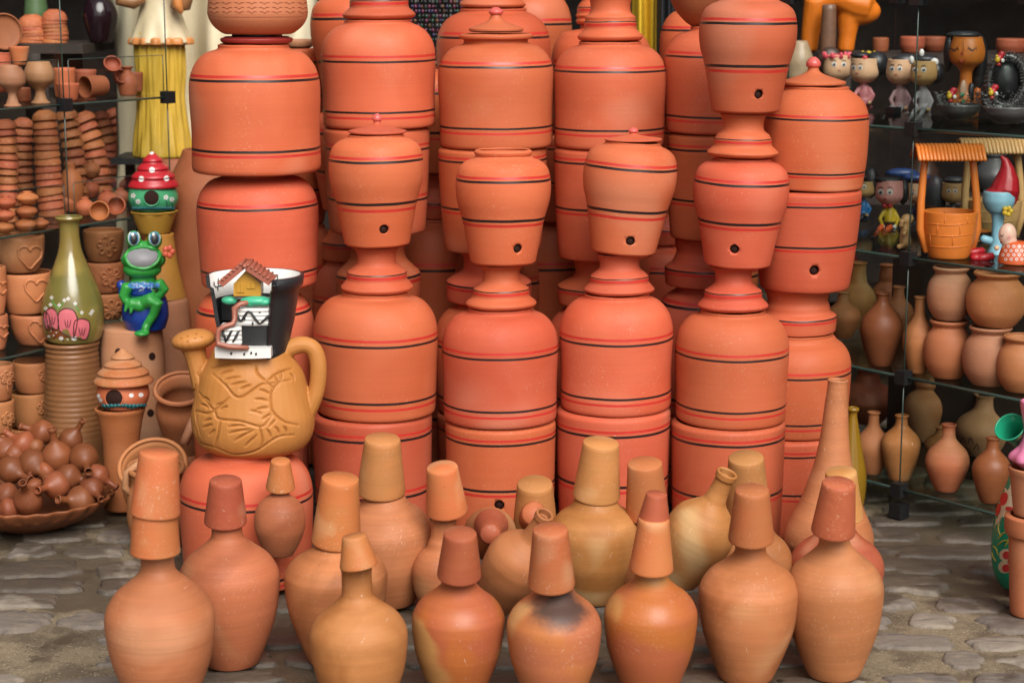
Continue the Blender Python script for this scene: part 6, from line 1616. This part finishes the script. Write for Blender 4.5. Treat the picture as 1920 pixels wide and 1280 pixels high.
for i in range(5):
    for j in range(4):
        x, y = 1881+i*10+(j % 2)*5, 462+j*8
        for k in range(5): dpatch(mb, t, oval(x+2.2*math.cos(k*1.26), y+2.2*math.sin(k*1.26), 1.2, 1.2, 5), WHITE, .0007, 1)
absorb(mb, drs)
mb = MB(); dp = bvh_of([dh]); dpatch(mb, dp, oval(1892, 445, 3.5, 3.5, 8), SKINP, .001, 1); dline(mb, dp, [(1876, 440), (1879, 443), (1882, 440)], .9, BLACKP, 3, .3); dline(mb, dp, [(1874, 452), (1877, 455), (1880, 453)], 1, FRm, 3, .3); absorb(mb, dh)
for q in ((1869, 465, Y-.01, 5, 5, 5), (1918, 476, Y-.03, 5, 5, 5)): mb = MB(); put(mb, [E(*q)], SKIN); mb.build("hand", parent=e)

# ================================================================ blurred things far behind, right
z = 1.232
mb = MB(); mb.box((2.15, 6.75, z-.02), (2.3, .5, .03), WOODD)
for x in (1.15, 2.2, 3.2): mb.box((x, 6.75, (z-.035)/2), (.05, .45, z-.035), WOODD)
for zz2 in (.35, .72): mb.box((2.15, 6.75, zz2), (2.1, .45, .025), WOODD)
tag(mb.build("back_shelf", (2.15, 6.75, 0)), "dark wooden shelf unit far behind the right glass shelving", "shelf")
def back(name, cx, y1, y0, h1, h0, Y, mat, lab, cat, zb=None):
    o = vert(name, cx, Y, [(y1, h1, 1), ((y1+y0)/2, max(h0, h1)*1.02), (y0, h0)], mat, zb=zb, wall=.01, seg=36); return tag(o, lab, cat)
Y = 6.7; zb = z-.004
back("clay_dish", 1710, 98, 70, 18, 23, Y, TERRAD, "blurred low terracotta dish behind the figurines", "dish", zb)
back("clay_dish", 1750, 98, 70, 16, 22, Y+.1, TERRAD, "blurred dark dish behind the orange face planter", "dish", zb)
back("clay_pot", 1895, 105, 74, 24, 28, Y, TERRAD, "blurred brown pot at the far upper right", "pot", zb)
back("clay_pot", 1650, 110, 72, 14, 15, Y+.1, TERRAD, "blurred small brown pot behind the black-haired girl", "pot", zb)
ORGB = P("big_orange", (.80, .20, .015))
e = empty("orange_sculpture", (at(1560, 120, 6.55).x, 6.55, z), "large bright orange clay sculpture, blurred at the upper right", "sculpture")
blob([TB([(1517, 95, 16), (1520, 60, 18), (1530, 10, 26), (1560, -10, 30), (1600, 5, 34), (1625, 10, 34)], 6.55), TB([(1585, 95, 16), (1588, 70, 17), (1592, 20, 24)], 6.55), E(1612, 22, 6.55, 40, 26, 26)], .006, [ORGB], "body", 3, parent=e)
back("brown_bottle", 1552, 100, 10, 14, 13, 6.45, P("aged_brown", (.20, .10, .06), var=.4), "brown bottle framed by the orange sculpture's arch", "bottle", z-.004)
back("beige_ornament", 1498, 150, 78, 26, 14, 6.35, P("beige_cloth", (.42, .30, .18), var=.4, bump=1), "blurred beige ornament left of the orange sculpture", "ornament", None)
o = COL.objects[-1] if 0 else None
mb = MB(); c = at(1498, 150, 6.35); mb.box((c.x, 6.35, c.z/2-.001), (.09, .09, c.z-.002), WOODD); tag(mb.build("back_plinth", (c.x, 6.35, 0)), "dark plinth under the blurred beige ornament", "plinth")
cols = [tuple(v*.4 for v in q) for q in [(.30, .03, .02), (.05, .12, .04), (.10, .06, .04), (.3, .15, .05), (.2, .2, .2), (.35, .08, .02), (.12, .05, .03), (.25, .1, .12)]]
kinds = ["red", "dark green", "dark brown", "tan", "grey", "orange brown", "brown", "mauve"]
i = 0
for zz2, nm in ((z-.005, "top"), (.7325, "middle"), (.3625, "lower")):
    for k in range(8):
        if nm == "top": i += 1; continue
        x = 1.22+k*.24+.03*math.sin(k*7); hh = .10+.09*((k*37+i*13) % 10)/10; rr = .05+.03*((k*17) % 5)/5
        o = lathe("back_pot", (x, 6.72+.08*math.sin(k*3), zz2), (x, 6.72+.08*math.sin(k*3), zz2+hh), [(0, rr*.6, 1), (.05, rr*.7), (.45, rr), (.8, rr*.6), (.9, rr*.45), (1, rr*.55)], P("back_%d" % i, cols[(k+i) % 8], var=.3), wall=.006, seg=24)
        tag(o, "blurred %s pot, %s far back board, %s from the left" % (kinds[(k+i) % 8], nm, ORD[k]), "pot", "blurred pots far behind the right shelving"); i += 1
